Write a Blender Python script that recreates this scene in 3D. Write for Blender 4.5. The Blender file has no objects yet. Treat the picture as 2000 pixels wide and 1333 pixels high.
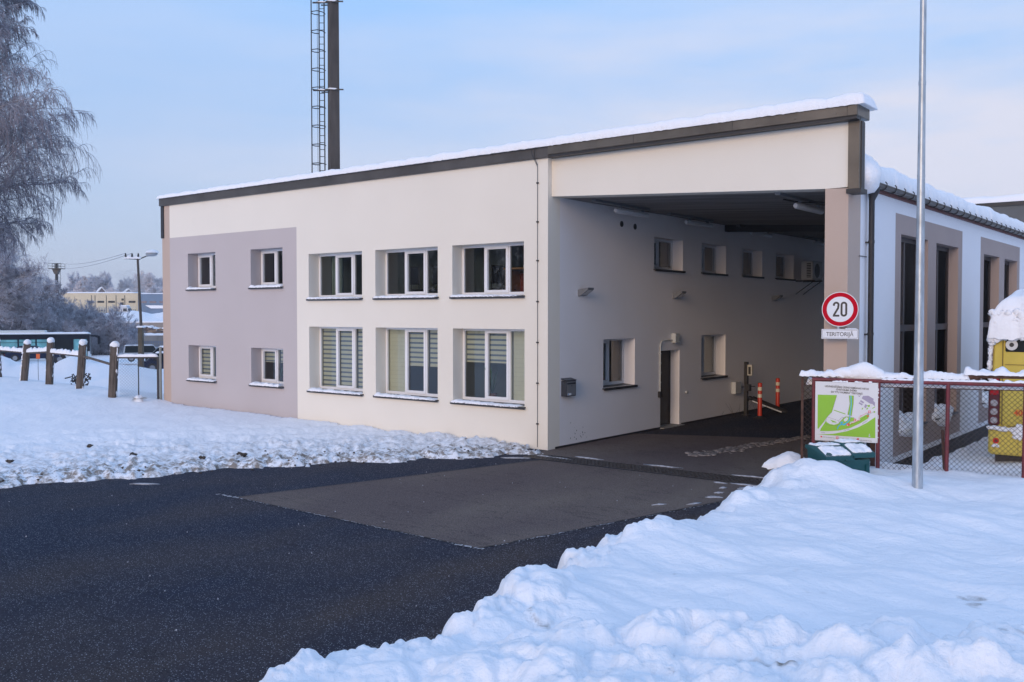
import bpy, math, random
import numpy as np
from mathutils import Matrix, Vector
R_ = math.radians
SC = bpy.context.scene
COL = SC.collection
# ------------------------------------------------------------------ camera, world, sun, exposure
cam_d = bpy.data.cameras.new('camera'); cam = bpy.data.objects.new('camera', cam_d); COL.objects.link(cam)
cam.location = (0, 0, 3.0)
cam.rotation_euler = (R_(90 - 1.66), 0, R_(38.2))
cam_d.sensor_width = 36; cam_d.lens = 36 * 1845 / 2000
cam_d.clip_start = 0.1; cam_d.clip_end = 6000
SC.camera = cam
SUN_EL, SUN_AZ = 12.0, 170.0      # azimuth clockwise from +Y: the sun stands low behind the camera
W = bpy.data.worlds.new('World'); SC.world = W; W.use_nodes = True
nt = W.node_tree; nt.nodes.clear()
def N(t, typ, **kw):
    n = t.nodes.new(typ)
    for k, v in kw.items(): setattr(n, k, v)
    return n
sky = N(nt, 'ShaderNodeTexSky', sky_type='NISHITA', sun_disc=False)
sky.sun_elevation = R_(SUN_EL); sky.sun_rotation = R_(SUN_AZ); sky.air_density = 1.1; sky.dust_density = 0.9; sky.ozone_density = 3.0
tc = N(nt, 'ShaderNodeTexCoord')
mp = N(nt, 'ShaderNodeMapping'); mp.inputs['Scale'].default_value = (1.4, 1.4, 7.0); mp.inputs['Location'].default_value = (0.4, 1.1, 0.3)
nz = N(nt, 'ShaderNodeTexNoise'); nz.inputs['Scale'].default_value = 1.7; nz.inputs['Detail'].default_value = 7; nz.inputs['Roughness'].default_value = .55
cr = N(nt, 'ShaderNodeValToRGB'); cr.color_ramp.elements[0].position = .38; cr.color_ramp.elements[1].position = .64
sx = N(nt, 'ShaderNodeSeparateXYZ')
bg = N(nt, 'ShaderNodeBackground'); bg.inputs['Strength'].default_value = 0.15
out = N(nt, 'ShaderNodeOutputWorld')
L = nt.links.new
L(tc.outputs['Generated'], mp.inputs['Vector']); L(mp.outputs[0], nz.inputs['Vector']); L(nz.outputs['Fac'], cr.inputs[0])
L(tc.outputs['Generated'], sx.inputs[0])
# high thin veil: pale near the horizon, clear blue higher up, pinkish streaks
veil = N(nt, 'ShaderNodeValToRGB'); L(sx.outputs['Z'], veil.inputs[0]); vr_ = veil.color_ramp
vr_.elements[0].position = 0.0; vr_.elements[0].color = (2.85, 3.15, 4.2, 1); vr_.elements[1].position = 1.0; vr_.elements[1].color = (2.35, 3.5, 5.9, 1)
for p_, c_ in ((.10, (2.5, 3.1, 4.4)), (.24, (2.1, 3.1, 4.9)), (.36, (1.65, 3.2, 5.7))):
    e_ = vr_.elements.new(p_); e_.color = (*c_, 1)
mixv = N(nt, 'ShaderNodeMixRGB'); mixv.inputs[0].default_value = .86; L(sky.outputs[0], mixv.inputs[1]); L(veil.outputs[0], mixv.inputs[2])
east = N(nt, 'ShaderNodeMapRange'); east.inputs[1].default_value = -.9; east.inputs[2].default_value = -.3; east.inputs[3].default_value = .18; east.inputs[4].default_value = .95; L(sx.outputs['X'], east.inputs[0])
low = N(nt, 'ShaderNodeMapRange'); low.inputs[1].default_value = .18; low.inputs[2].default_value = .42; low.inputs[3].default_value = 1; low.inputs[4].default_value = .15; L(sx.outputs['Z'], low.inputs[0])
ma = N(nt, 'ShaderNodeMath', operation='MULTIPLY'); L(east.outputs[0], ma.inputs[0]); L(low.outputs[0], ma.inputs[1])
mb = N(nt, 'ShaderNodeMapRange'); mb.inputs[3].default_value = .22; mb.inputs[4].default_value = 1.3; L(cr.outputs[0], mb.inputs[0])
mc = N(nt, 'ShaderNodeMath', operation='MULTIPLY', use_clamp=True); L(ma.outputs[0], mc.inputs[0]); L(mb.outputs[0], mc.inputs[1])
mixc = N(nt, 'ShaderNodeMixRGB'); mixc.inputs[2].default_value = (3.75, 3.85, 4.55, 1)
L(mc.outputs[0], mixc.inputs[0]); L(mixv.outputs[0], mixc.inputs[1]); L(mixc.outputs[0], bg.inputs[0]); L(bg.outputs[0], out.inputs[0])
sd = bpy.data.lights.new('sun', 'SUN'); sd.energy = 1.2; sd.angle = R_(24); sd.color = (1.0, .73, .50)
so = bpy.data.objects.new('sun', sd); COL.objects.link(so)
az = R_(SUN_AZ); el = R_(SUN_EL)
sv = Vector((math.sin(az) * math.cos(el), math.cos(az) * math.cos(el), math.sin(el)))
so.rotation_euler = sv.to_track_quat('Z', 'Y').to_euler()
SC.view_settings.view_transform = 'Standard'; SC.view_settings.look = 'None'; SC.view_settings.gamma = 1
SC.cycles.diffuse_bounces = 7; SC.view_settings.use_curve_mapping = False; SC.view_settings.exposure = 0.44

# ------------------------------------------------------------------ materials
MATS = {}
def pm(name, col, rough=.6, metal=0., var=None, bump=None, spec=.5, emit=None, wear=None, stretch=(1, 1, 1), col2=None):
    if name in MATS: return MATS[name]
    m = bpy.data.materials.new(name); m.use_nodes = True; t = m.node_tree; b = t.nodes['Principled BSDF']; l = t.links.new
    b.inputs['Base Color'].default_value = (*col, 1); b.inputs['Roughness'].default_value = rough
    b.inputs['Metallic'].default_value = metal; b.inputs['Specular IOR Level'].default_value = spec
    if emit: b.inputs['Emission Color'].default_value = (*emit[0], 1); b.inputs['Emission Strength'].default_value = emit[1]
    if var or bump:
        c = N(t, 'ShaderNodeTexCoord'); mpp = N(t, 'ShaderNodeMapping'); mpp.inputs['Scale'].default_value = stretch
        l(c.outputs['Object'], mpp.inputs[0])
    if var:
        n = N(t, 'ShaderNodeTexNoise'); n.inputs['Scale'].default_value = var[0]; n.inputs['Detail'].default_value = 8; n.inputs['Roughness'].default_value = .6
        l(mpp.outputs[0], n.inputs['Vector'])
        r = N(t, 'ShaderNodeValToRGB'); r.color_ramp.elements[0].position = .32; r.color_ramp.elements[1].position = .68
        c2 = col2 or tuple(x * (1 - var[1]) for x in col); c1 = col if col2 else tuple(min(1, x * (1 + var[1] * .6)) for x in col)
        r.color_ramp.elements[0].color = (*c2, 1); r.color_ramp.elements[1].color = (*c1, 1)
        l(n.outputs['Fac'], r.inputs[0]); l(r.outputs[0], b.inputs['Base Color'])
    if bump:
        n = N(t, 'ShaderNodeTexNoise'); n.inputs['Scale'].default_value = bump[0]; n.inputs['Detail'].default_value = 5
        l(mpp.outputs[0], n.inputs['Vector'])
        bp = N(t, 'ShaderNodeBump'); bp.inputs['Strength'].default_value = bump[1]; bp.inputs['Distance'].default_value = bump[2]
        l(n.outputs['Fac'], bp.inputs['Height']); l(bp.outputs[0], b.inputs['Normal'])
    MATS[name] = m; return m
def glass(name, tint=(.62, .68, .68), refl=1.0):
    if name in MATS: return MATS[name]
    m = bpy.data.materials.new(name); m.use_nodes = True; t = m.node_tree; t.nodes.clear(); l = t.links.new
    f = N(t, 'ShaderNodeFresnel'); f.inputs['IOR'].default_value = 1.5
    mm = N(t, 'ShaderNodeMath', operation='MULTIPLY'); mm.inputs[1].default_value = 1.5 * refl; mm.use_clamp = True
    tr = N(t, 'ShaderNodeBsdfTransparent'); tr.inputs[0].default_value = (*tint, 1)
    gl = N(t, 'ShaderNodeBsdfGlossy'); gl.inputs['Roughness'].default_value = .02
    mx = N(t, 'ShaderNodeMixShader'); o = N(t, 'ShaderNodeOutputMaterial')
    l(f.outputs[0], mm.inputs[0]); l(mm.outputs[0], mx.inputs[0]); l(tr.outputs[0], mx.inputs[1]); l(gl.outputs[0], mx.inputs[2]); l(mx.outputs[0], o.inputs[0])
    MATS[name] = m; return m

def snow_mat():
    m = bpy.data.materials.new('snow'); m.use_nodes = True; t = m.node_tree; b = t.nodes['Principled BSDF']; l = t.links.new
    b.inputs['Roughness'].default_value = .65; b.inputs['Specular IOR Level'].default_value = .25
    c = N(t, 'ShaderNodeTexCoord')
    at = N(t, 'ShaderNodeAttribute', attribute_name='dirt')
    n1 = N(t, 'ShaderNodeTexNoise'); n1.inputs['Scale'].default_value = 6.5; n1.inputs['Detail'].default_value = 9; n1.inputs['Roughness'].default_value = .68
    l(c.outputs['Object'], n1.inputs['Vector'])
    r1 = N(t, 'ShaderNodeMapRange'); r1.inputs[1].default_value = .44; r1.inputs[2].default_value = .72
    l(n1.outputs['Fac'], r1.inputs[0])
    mu = N(t, 'ShaderNodeMath', operation='MULTIPLY', use_clamp=True); l(r1.outputs[0], mu.inputs[0]); l(at.outputs['Fac'], mu.inputs[1])
    mx = N(t, 'ShaderNodeMixRGB'); mx.inputs[1].default_value = (.91, .905, .93, 1); mx.inputs[2].default_value = (.27, .225, .19, 1)
    l(mu.outputs[0], mx.inputs[0]); l(mx.outputs[0], b.inputs['Base Color'])
    n2 = N(t, 'ShaderNodeTexNoise'); n2.inputs['Scale'].default_value = 9; n2.inputs['Detail'].default_value = 10; n2.inputs['Roughness'].default_value = .62
    l(c.outputs['Object'], n2.inputs['Vector'])
    bp = N(t, 'ShaderNodeBump'); bp.inputs['Strength'].default_value = .6; bp.inputs['Distance'].default_value = .06
    l(n2.outputs['Fac'], bp.inputs['Height']); l(bp.outputs[0], b.inputs['Normal'])
    b.inputs['Subsurface Weight'].default_value = 0.0
    return m
SNOW = MATS['snow'] = snow_mat()

def asphalt_mat(name, base, tan, speck, brown=.5):
    m = bpy.data.materials.new(name); m.use_nodes = True; t = m.node_tree; b = t.nodes['Principled BSDF']; l = t.links.new
    b.inputs['Roughness'].default_value = .8; b.inputs['Specular IOR Level'].default_value = .16
    c = N(t, 'ShaderNodeTexCoord')
    big = N(t, 'ShaderNodeTexNoise'); big.inputs['Scale'].default_value = .45; big.inputs['Detail'].default_value = 6
    mpp = N(t, 'ShaderNodeMapping'); mpp.inputs['Scale'].default_value = (1, .45, 1); mpp.inputs['Rotation'].default_value = (0, 0, .5)
    l(c.outputs['Object'], mpp.inputs[0]); l(mpp.outputs[0], big.inputs['Vector'])
    r = N(t, 'ShaderNodeMapRange'); r.inputs[1].default_value = .42; r.inputs[2].default_value = .66; r.inputs[4].default_value = brown; l(big.outputs['Fac'], r.inputs[0])
    sp_ = N(t, 'ShaderNodeSeparateXYZ'); l(c.outputs['Object'], sp_.inputs[0]); rx = N(t, 'ShaderNodeMapRange'); rx.inputs[1].default_value = -9.5; rx.inputs[2].default_value = -6.0; rx.inputs[4].default_value = .55; l(sp_.outputs['X'], rx.inputs[0])
    rm = N(t, 'ShaderNodeMath', operation='MULTIPLY'); l(rx.outputs[0], rm.inputs[0]); bm2 = N(t, 'ShaderNodeMapRange'); bm2.inputs[1].default_value = .3; bm2.inputs[2].default_value = .6; l(big.outputs['Fac'], bm2.inputs[0]); l(bm2.outputs[0], rm.inputs[1])
    ra_ = N(t, 'ShaderNodeMath', operation='ADD', use_clamp=True); l(r.outputs[0], ra_.inputs[0]); l(rm.outputs[0], ra_.inputs[1])
    m1 = N(t, 'ShaderNodeMixRGB'); m1.inputs[1].default_value = (*base, 1); m1.inputs[2].default_value = (*tan, 1); l(ra_.outputs[0], m1.inputs[0])
    # fine grain, bright aggregate, grit of salt
    g = N(t, 'ShaderNodeTexNoise'); g.inputs['Scale'].default_value = 52; g.inputs['Detail'].default_value = 4; g.inputs['Roughness'].default_value = .8; l(c.outputs['Object'], g.inputs['Vector'])
    gr = N(t, 'ShaderNodeMapRange'); gr.inputs[1].default_value = .3; gr.inputs[2].default_value = .75; gr.inputs[3].default_value = .25; gr.inputs[4].default_value = 2.3; l(g.outputs['Fac'], gr.inputs[0])
    m2 = N(t, 'ShaderNodeMixRGB', blend_type='MULTIPLY'); m2.inputs[0].default_value = 1; l(m1.outputs[0], m2.inputs[1]); l(gr.outputs[0], m2.inputs[2])
    v = N(t, 'ShaderNodeTexVoronoi'); v.inputs['Scale'].default_value = 60; l(c.outputs['Object'], v.inputs['Vector'])
    vr = N(t, 'ShaderNodeMapRange'); vr.inputs[1].default_value = .36; vr.inputs[2].default_value = .22; vr.inputs[3].default_value = 0; vr.inputs[4].default_value = 1; l(v.outputs['Distance'], vr.inputs[0])
    vs = N(t, 'ShaderNodeSeparateColor'); l(v.outputs['Color'], vs.inputs[0])
    vc = N(t, 'ShaderNodeMapRange'); vc.inputs[1].default_value = .5; vc.inputs[2].default_value = 1.0; vc.inputs[3].default_value = 0; vc.inputs[4].default_value = speck; l(vs.outputs[0], vc.inputs[0])
    mu = N(t, 'ShaderNodeMath', operation='MULTIPLY', use_clamp=True); l(vr.outputs[0], mu.inputs[0]); l(vc.outputs[0], mu.inputs[1])
    m3 = N(t, 'ShaderNodeMixRGB'); m3.inputs[2].default_value = (.42, .44, .48, 1); l(mu.outputs[0], m3.inputs[0]); l(m2.outputs[0], m3.inputs[1])
    # cracks: thin wandering dark lines
    w = N(t, 'ShaderNodeTexNoise'); w.inputs['Scale'].default_value = .6; w.inputs['Detail'].default_value = 8; w.inputs['Roughness'].default_value = .62; wm = N(t, 'ShaderNodeMapping'); wm.inputs['Scale'].default_value = (.45, 1.7, 1); wm.inputs['Rotation'].default_value = (0, 0, -.35); l(c.outputs['Object'], wm.inputs[0]); l(wm.outputs[0], w.inputs['Vector'])
    s = N(t, 'ShaderNodeMath', operation='SUBTRACT'); s.inputs[1].default_value = .5; l(w.outputs['Fac'], s.inputs[0])
    a = N(t, 'ShaderNodeMath', operation='ABSOLUTE'); l(s.outputs[0], a.inputs[0])
    ck = N(t, 'ShaderNodeMapRange'); ck.inputs[1].default_value = 0; ck.inputs[2].default_value = .0035; ck.inputs[3].default_value = .25; ck.inputs[4].default_value = 1; l(a.outputs[0], ck.inputs[0])
    m4 = N(t, 'ShaderNodeMixRGB', blend_type='MULTIPLY'); m4.inputs[0].default_value = 1; l(m3.outputs[0], m4.inputs[1]); l(ck.outputs[0], m4.inputs[2])
    l(m4.outputs[0], b.inputs['Base Color'])
    bp = N(t, 'ShaderNodeBump'); bp.inputs['Strength'].default_value = .5; bp.inputs['Distance'].default_value = .012; l(g.outputs['Fac'], bp.inputs['Height']); l(bp.outputs[0], b.inputs['Normal'])
    MATS[name] = m; return m
ASPH = asphalt_mat('asphalt', (.0105, .0145, .031), (.055, .038, .030), 1.0, .5)
ASPH2 = asphalt_mat('asphalt_patch', (.092, .068, .064), (.135, .104, .086), .35, .9)

WHITER = pm('white_render', (.80, .79, .82), .9, bump=(75, .5, .008), var=(.35, .03), spec=.2)
CREAM = pm('cream_render', (.81, .75, .66), .9, bump=(75, .5, .008), var=(.35, .035), spec=.2)
GREYW = pm('mauve_grey_render', (.52, .465, .46), .9, bump=(75, .5, .008), var=(.4, .04), spec=.2)
TAUPE = pm('taupe_render', (.40, .32, .295), .9, bump=(75, .5, .008), var=(.5, .05), spec=.2)
BEIGE = pm('beige_brown_render', (.51, .395, .33), .9, bump=(130, .5, .006), var=(.6, .06), spec=.2)
METAL = pm('dark_sheet_metal', (.115, .10, .09), .42, .55, var=(1.3, .25), bump=(2.2, .15, .02))
DARK = pm('near_black_metal', (.022, .02, .022), .5)
WHITE = pm('white_frame_plastic', (.80, .80, .82), .4)
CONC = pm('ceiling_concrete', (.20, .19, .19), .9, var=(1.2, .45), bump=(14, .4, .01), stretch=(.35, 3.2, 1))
GLASS = glass('window_glass', (.68, .74, .76), 1.7)
BLACKG = pm('dark_glass', (.012, .016, .02), .35, spec=.12)
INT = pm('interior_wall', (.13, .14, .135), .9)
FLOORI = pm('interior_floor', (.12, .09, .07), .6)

# ------------------------------------------------------------------ mesh helpers
def fast_mesh(name, V, F, smooth=False, mi=None):
    V = np.asarray(V, dtype=np.float32); F = np.asarray(F, dtype=np.int32)
    me = bpy.data.meshes.new(name); me.vertices.add(len(V)); me.vertices.foreach_set('co', V.ravel())
    k = F.shape[1]; me.loops.add(F.size); me.loops.foreach_set('vertex_index', F.ravel())
    me.polygons.add(len(F)); me.polygons.foreach_set('loop_start', np.arange(0, F.size, k, dtype=np.int32))
    me.polygons.foreach_set('loop_total', np.full(len(F), k, dtype=np.int32))
    if smooth: me.polygons.foreach_set('use_smooth', np.ones(len(F), dtype=bool))
    if mi is not None: me.polygons.foreach_set('material_index', np.asarray(mi, dtype=np.int32))
    me.update(calc_edges=True); return me
def link(me, name, mats, parent=None, org=None):
    for m in (mats if isinstance(mats, (list, tuple)) else [mats]): me.materials.append(m)
    o = bpy.data.objects.new(name, me); COL.objects.link(o)
    if parent is not None: o.parent = parent
    return o
def tag(o, label=None, cat=None, group=None, kind=None):
    if label: o['label'] = label
    if cat: o['category'] = cat
    if group: o['group'] = group
    if kind: o['kind'] = kind
    return o
def empty(name, loc, rz=0, label=None, cat=None, group=None):
    o = bpy.data.objects.new(name, None); COL.objects.link(o); o.location = loc; o.rotation_euler = (0, 0, rz); o.empty_display_size = .2
    return tag(o, label, cat, group)
def children(o): return [c for c in bpy.data.objects if c.parent == o]
def copy_tree(o, parent=None):
    c = o.copy(); COL.objects.link(c)
    if parent is not None: c.parent = parent
    for ch in children(o): copy_tree(ch, c)
    return c
class MB:
    def __init__(s, M=None, org=(0, 0, 0)):
        s.v = []; s.f = []; s.m = []; s.M = M; s.org = Vector(org); s.c = 0; s.sm = []
    def add(s, vs, fs, m=None, smooth=False):
        b = len(s.v)
        for p in vs:
            p = Vector(p)
            if s.M is not None: p = s.M @ p
            s.v.append(p - s.org)
        for f in fs: s.f.append([b + i for i in f]); s.m.append(s.c if m is None else m); s.sm.append(smooth)
        return s
    def box(s, x0, x1, y0, y1, z0, z1, m=None, taper=0):
        t = taper
        vs = [(x0, y0, z0), (x1, y0, z0), (x1, y1, z0), (x0, y1, z0), (x0 + t, y0 + t, z1), (x1 - t, y0 + t, z1), (x1 - t, y1 - t, z1), (x0 + t, y1 - t, z1)]
        return s.add(vs, [(0, 3, 2, 1), (4, 5, 6, 7), (0, 1, 5, 4), (1, 2, 6, 5), (2, 3, 7, 6), (3, 0, 4, 7)], m)
    def bbox(s, x0, x1, y0, y1, z0, z1, b=.01, m=None):
        # chamfered box
        ds = []
        for z, i in ((z0, b), (z0 + b, 0), (z1 - b, 0), (z1, b)):
            ds.append([(x0 + i + (b if i == 0 else b), y0 + i, z), (x1 - i - b, y0 + i, z), (x1 - i, y0 + i + b, z), (x1 - i, y1 - i - b, z),
                       (x1 - i - b, y1 - i, z), (x0 + i + b, y1 - i, z), (x0 + i, y1 - i - b, z), (x0 + i, y0 + i + b, z)])
        vs = sum(ds, []); fs = [tuple(range(7, -1, -1)), tuple(range(24, 32))]
        for k in range(3):
            for i in range(8): j = (i + 1) % 8; fs.append((k * 8 + i, k * 8 + j, k * 8 + 8 + j, k * 8 + 8 + i))
        return s.add(vs, fs, m)
    def quad(s, a, b, c, d, m=None): return s.add([a, b, c, d], [(0, 1, 2, 3)], m)
    def poly(s, pts, m=None): return s.add(pts, [tuple(range(len(pts)))], m)
    def prism(s, pts, y0, y1, m=None):
        # pts in (x,z), extruded along y
        n = len(pts); vs = [(x, y0, z) for x, z in pts] + [(x, y1, z) for x, z in pts]
        fs = [tuple(range(n)), tuple(range(2 * n - 1, n - 1, -1))] + [(i, n + i, n + (i + 1) % n, (i + 1) % n) for i in range(n)]
        return s.add(vs, fs, m)
    def tube(s, pts, r, n=8, m=None, cap=True, smooth=True):
        pts = [Vector(p) for p in pts]; rs = r if isinstance(r, (list, tuple)) else [r] * len(pts)
        vs = []; prev = None
        for i, p in enumerate(pts):
            d = (pts[min(i + 1, len(pts) - 1)] - pts[max(i - 1, 0)])
            d = d.normalized() if d.length > 1e-9 else Vector((0, 0, 1))
            if prev is None:
                a = Vector((0, 0, 1)) if abs(d.z) < .9 else Vector((1, 0, 0)); x = d.cross(a).normalized()
            else: x = (prev - d * prev.dot(d)).normalized()
            prev = x; y = d.cross(x)
            for k in range(n):
                t = 2 * math.pi * k / n; vs.append(p + (x * math.cos(t) + y * math.sin(t)) * rs[i])
        fs = [(i * n + k, i * n + (k + 1) % n, (i + 1) * n + (k + 1) % n, (i + 1) * n + k) for i in range(len(pts) - 1) for k in range(n)]
        s.add(vs, fs, m, smooth)
        if cap:
            s.add(vs[:n], [tuple(range(n - 1, -1, -1))], m); s.add(vs[-n:], [tuple(range(n))], m)
        return s
    def disc(s, c, r, axis='y', n=32, m=None, r0=0):
        vs = []; P = lambda a, rr: {'y': (c[0] + rr * math.cos(a), c[1], c[2] + rr * math.sin(a)), 'x': (c[0], c[1] + rr * math.cos(a), c[2] + rr * math.sin(a)), 'z': (c[0] + rr * math.cos(a), c[1] + rr * math.sin(a), c[2])}[axis]
        o = [P(2 * math.pi * k / n, r) for k in range(n)]
        if r0: i = [P(2 * math.pi * k / n, r0) for k in range(n)]; return s.add(o + i, [(k, (k + 1) % n, n + (k + 1) % n, n + k) for k in range(n)], m)
        return s.add(o, [tuple(range(n))], m)
    def blob(s, c, rx, ry, rz, n=10, k=6, seed=0, am=.15, m=None, half=False):
        rg = random.Random(seed); vs = []; fs = []
        ph = [rg.uniform(0, 6.28) for _ in range(6)]
        for j in range(k + 1):
            th = (math.pi / 2 if half else math.pi) * j / k
            for i in range(n):
                a = 2 * math.pi * i / n
                q = 1 + am * (math.sin(a * 2 + ph[0]) * math.sin(th * 2 + ph[1]) + .6 * math.sin(a * 3 + ph[2] + th * 4) * math.sin(th))
                vs.append((c[0] + rx * math.sin(th) * math.cos(a) * q, c[1] + ry * math.sin(th) * math.sin(a) * q, c[2] + rz * math.cos(th) * q))
        for j in range(k):
            for i in range(n): fs.append((j * n + i, (j + 1) * n + i, (j + 1) * n + (i + 1) % n, j * n + (i + 1) % n))
        return s.add(vs, fs, m, True)
    def build(s, name, mats, parent=None):
        me = bpy.data.meshes.new(name); me.from_pydata([tuple(v) for v in s.v], [], s.f)
        me.polygons.foreach_set('material_index', s.m); me.polygons.foreach_set('use_smooth', s.sm)
        me.update(); return link(me, name, mats, parent)

def vnoise(x, y, seed=0):
    xi = np.floor(x).astype(np.int64); yi = np.floor(y).astype(np.int64); xf = x - xi; yf = y - yi
    def h(a, b):
        n = (a * 374761393 + b * 668265263 + seed * 974634777) & 0xffffffff
        n = ((n ^ (n >> 13)) * 1274126177) & 0xffffffff
        n = (n ^ (n >> 16)) & 0xffffffff
        return n / 4294967295.0 * 6.2831853
    u = xf * xf * xf * (xf * (xf * 6 - 15) + 10); v = yf * yf * yf * (yf * (yf * 6 - 15) + 10)
    def g(a, b, dx, dy):
        t = h(a, b); return np.cos(t) * dx + np.sin(t) * dy
    n00 = g(xi, yi, xf, yf); n10 = g(xi + 1, yi, xf - 1, yf); n01 = g(xi, yi + 1, xf, yf - 1); n11 = g(xi + 1, yi + 1, xf - 1, yf - 1)
    return (n00 * (1 - u) + n10 * u) * (1 - v) + (n01 * (1 - u) + n11 * u) * v
def fbm(x, y, o=4, seed=0, g=.5):
    s = 0; a = 1; f = 1
    for i in range(o): s = s + a * vnoise(x * f, y * f, seed + i * 17); a *= g; f *= 2.03
    return s
def sm(t): t = np.clip(t, 0, 1); return t * t * (3 - 2 * t)

def snowcap(M, u0, u1, v0, v1, z0, t, er, seed=0, du=.05, dv=None, rag=.3, org=(0, 0, 0), t1=None, lump=.25, nm='snow_cap', parent=None, droop=0):
    """a blanket of snow on a rectangle: rounded, ragged edges, real thickness"""
    dv = dv or du
    nu = max(3, int((u1 - u0) / du) + 1); nv = max(4, int((v1 - v0) / dv) + 1)
    U, Vv = np.meshgrid(np.linspace(0, 1, nu), np.linspace(0, 1, nv), indexing='ij')
    # concentrate rows at the rim
    Vv = .5 - .5 * np.cos(np.pi * Vv) if nv > 4 else Vv
    u = u0 + (u1 - u0) * U; v = v0 + (v1 - v0) * Vv
    dist = np.minimum(np.minimum(u - u0, u1 - u), np.minimum(v - v0, v1 - v))
    k = np.clip(dist / er, 0, 1); prof = np.sqrt(np.clip(1 - (1 - k) ** 2, 0, 1))
    tt = t if t1 is None else t + (t1 - t) * U
    nz1 = fbm(u / (er * 4) + seed * 3.7, v / (er * 4) + seed, 4, seed)
    h = prof * tt * (1 + lump * nz1 * 1.6)
    edge = 1 - k
    off = rag * er * fbm(u / (er * 1.3) + 9 + seed, v * 0 + seed, 3, seed + 5)
    vv = v + np.where(Vv < .5, -1, 1) * edge * off * (nv > 3)
    z = z0 + h - droop * edge * (.6 + fbm(u / er, v * 0 + 3, 3, seed + 7)) * er
    top = np.stack([u, vv, z], -1).reshape(-1, 3); bot = np.stack([u, vv, np.minimum(z - .002, z0 + 0 * z - droop * edge * er * .5)], -1).reshape(-1, 3)
    n = nu * nv; idx = np.arange(n).reshape(nu, nv)
    a = idx[:-1, :-1].ravel(); b = idx[1:, :-1].ravel(); c = idx[1:, 1:].ravel(); d = idx[:-1, 1:].ravel()
    F = [np.stack([a, b, c, d], 1), np.stack([a + n, d + n, c + n, b + n], 1)]
    def rim(l): l = np.asarray(l); return np.stack([l[:-1], l[:-1] + n, l[1:] + n, l[1:]], 1)
    F += [rim(idx[:, 0]), rim(idx[::-1, -1]), rim(idx[0, ::-1]), rim(idx[-1, :])]
    P = np.concatenate([top, bot])
    if M is not None:
        A = np.array(M); P = P @ A[:3, :3].T + A[:3, 3]
    P = P - np.array(org)
    me = fast_mesh(nm, P, np.concatenate(F), True)
    return link(me, nm, SNOW, parent)

def basis(o, u, n, z=(0, 0, 1)):
    m = Matrix.Identity(4)
    for i, a in enumerate((u, n, z)):
        a = Vector(a)
        for r in range(3): m[r][i] = a[r]
    for r in range(3): m[r][3] = o[r]
    return m
YF, XC, XR = 16.72, -12.16, -5.70
MF = basis((0, YF, 0), (1, 0, 0), (0, 1, 0)); MS = basis((XC, 0, 0), (0, 1, 0), (-1, 0, 0)); MW = basis((XR, 0, 0), (0, 1, 0), (-1, 0, 0))
QX, QY = (-math.sin(R_(38.2)), math.cos(R_(38.2))), (math.cos(R_(38.2)), math.sin(R_(38.2)))
def rq(r, q, z=0):      # site axes turned 38.2 degrees: r across, q away
    return Vector((QX[0] * q + QY[0] * r, QX[1] * q + QY[1] * r, z))

# ------------------------------------------------------------------ terrain
def lerp(x, xs, ys): return np.interp(x, xs, ys)
rngB = np.random.default_rng(7)
BL = []
for i in range(260):    # clods on the ploughed bank (foreground)
    y = rngB.uniform(1.0, 6.6); x = -5.0 + abs(rngB.normal(0, .7))
    if i % 3: q_ = rngB.uniform(4.6, 6.3); r_ = rngB.uniform(-.4, 3.8); x = QX[0] * q_ + QY[0] * r_; y = QX[1] * q_ + QY[1] * r_
    s = rngB.uniform(.05, .28); BL.append((x, y, s, s * rngB.uniform(.2, .55)))
for i in range(110):    # along the bank's edge
    y = rngB.uniform(3, 16); x = float(np.interp(y, [2, 4, 8, 12, 16], [-4.95, -4.95, -5.5, -5.6, -5.9])) + abs(rngB.normal(.05, .25)); s = rngB.uniform(.06, .22); BL.append((x, y, s, s * .35))
for i in range(430):   # churned snow left of the road
    t = rngB.uniform(0, 1); d = abs(rngB.normal(.1, 1.0)); fx = -12.1 - 7 * t; fy = 16.1 - 13 * t
    s = rngB.uniform(.03, .12); BL.append((fx - d * .9, fy + d * .45, s, s * rngB.uniform(.3, .75)))
BIG = [(-4.95, 13.75, .78, .35), (-5.2, 9.0, .7, .10), (-5.35, 7.3, .55, .16), (-5.1, 5.6, .8, .12), (-5.3, 11.6, .8, .08), (-3.9, 12.0, 1.4, .05), (-5.5, 6.4, .35, .12)]
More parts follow.
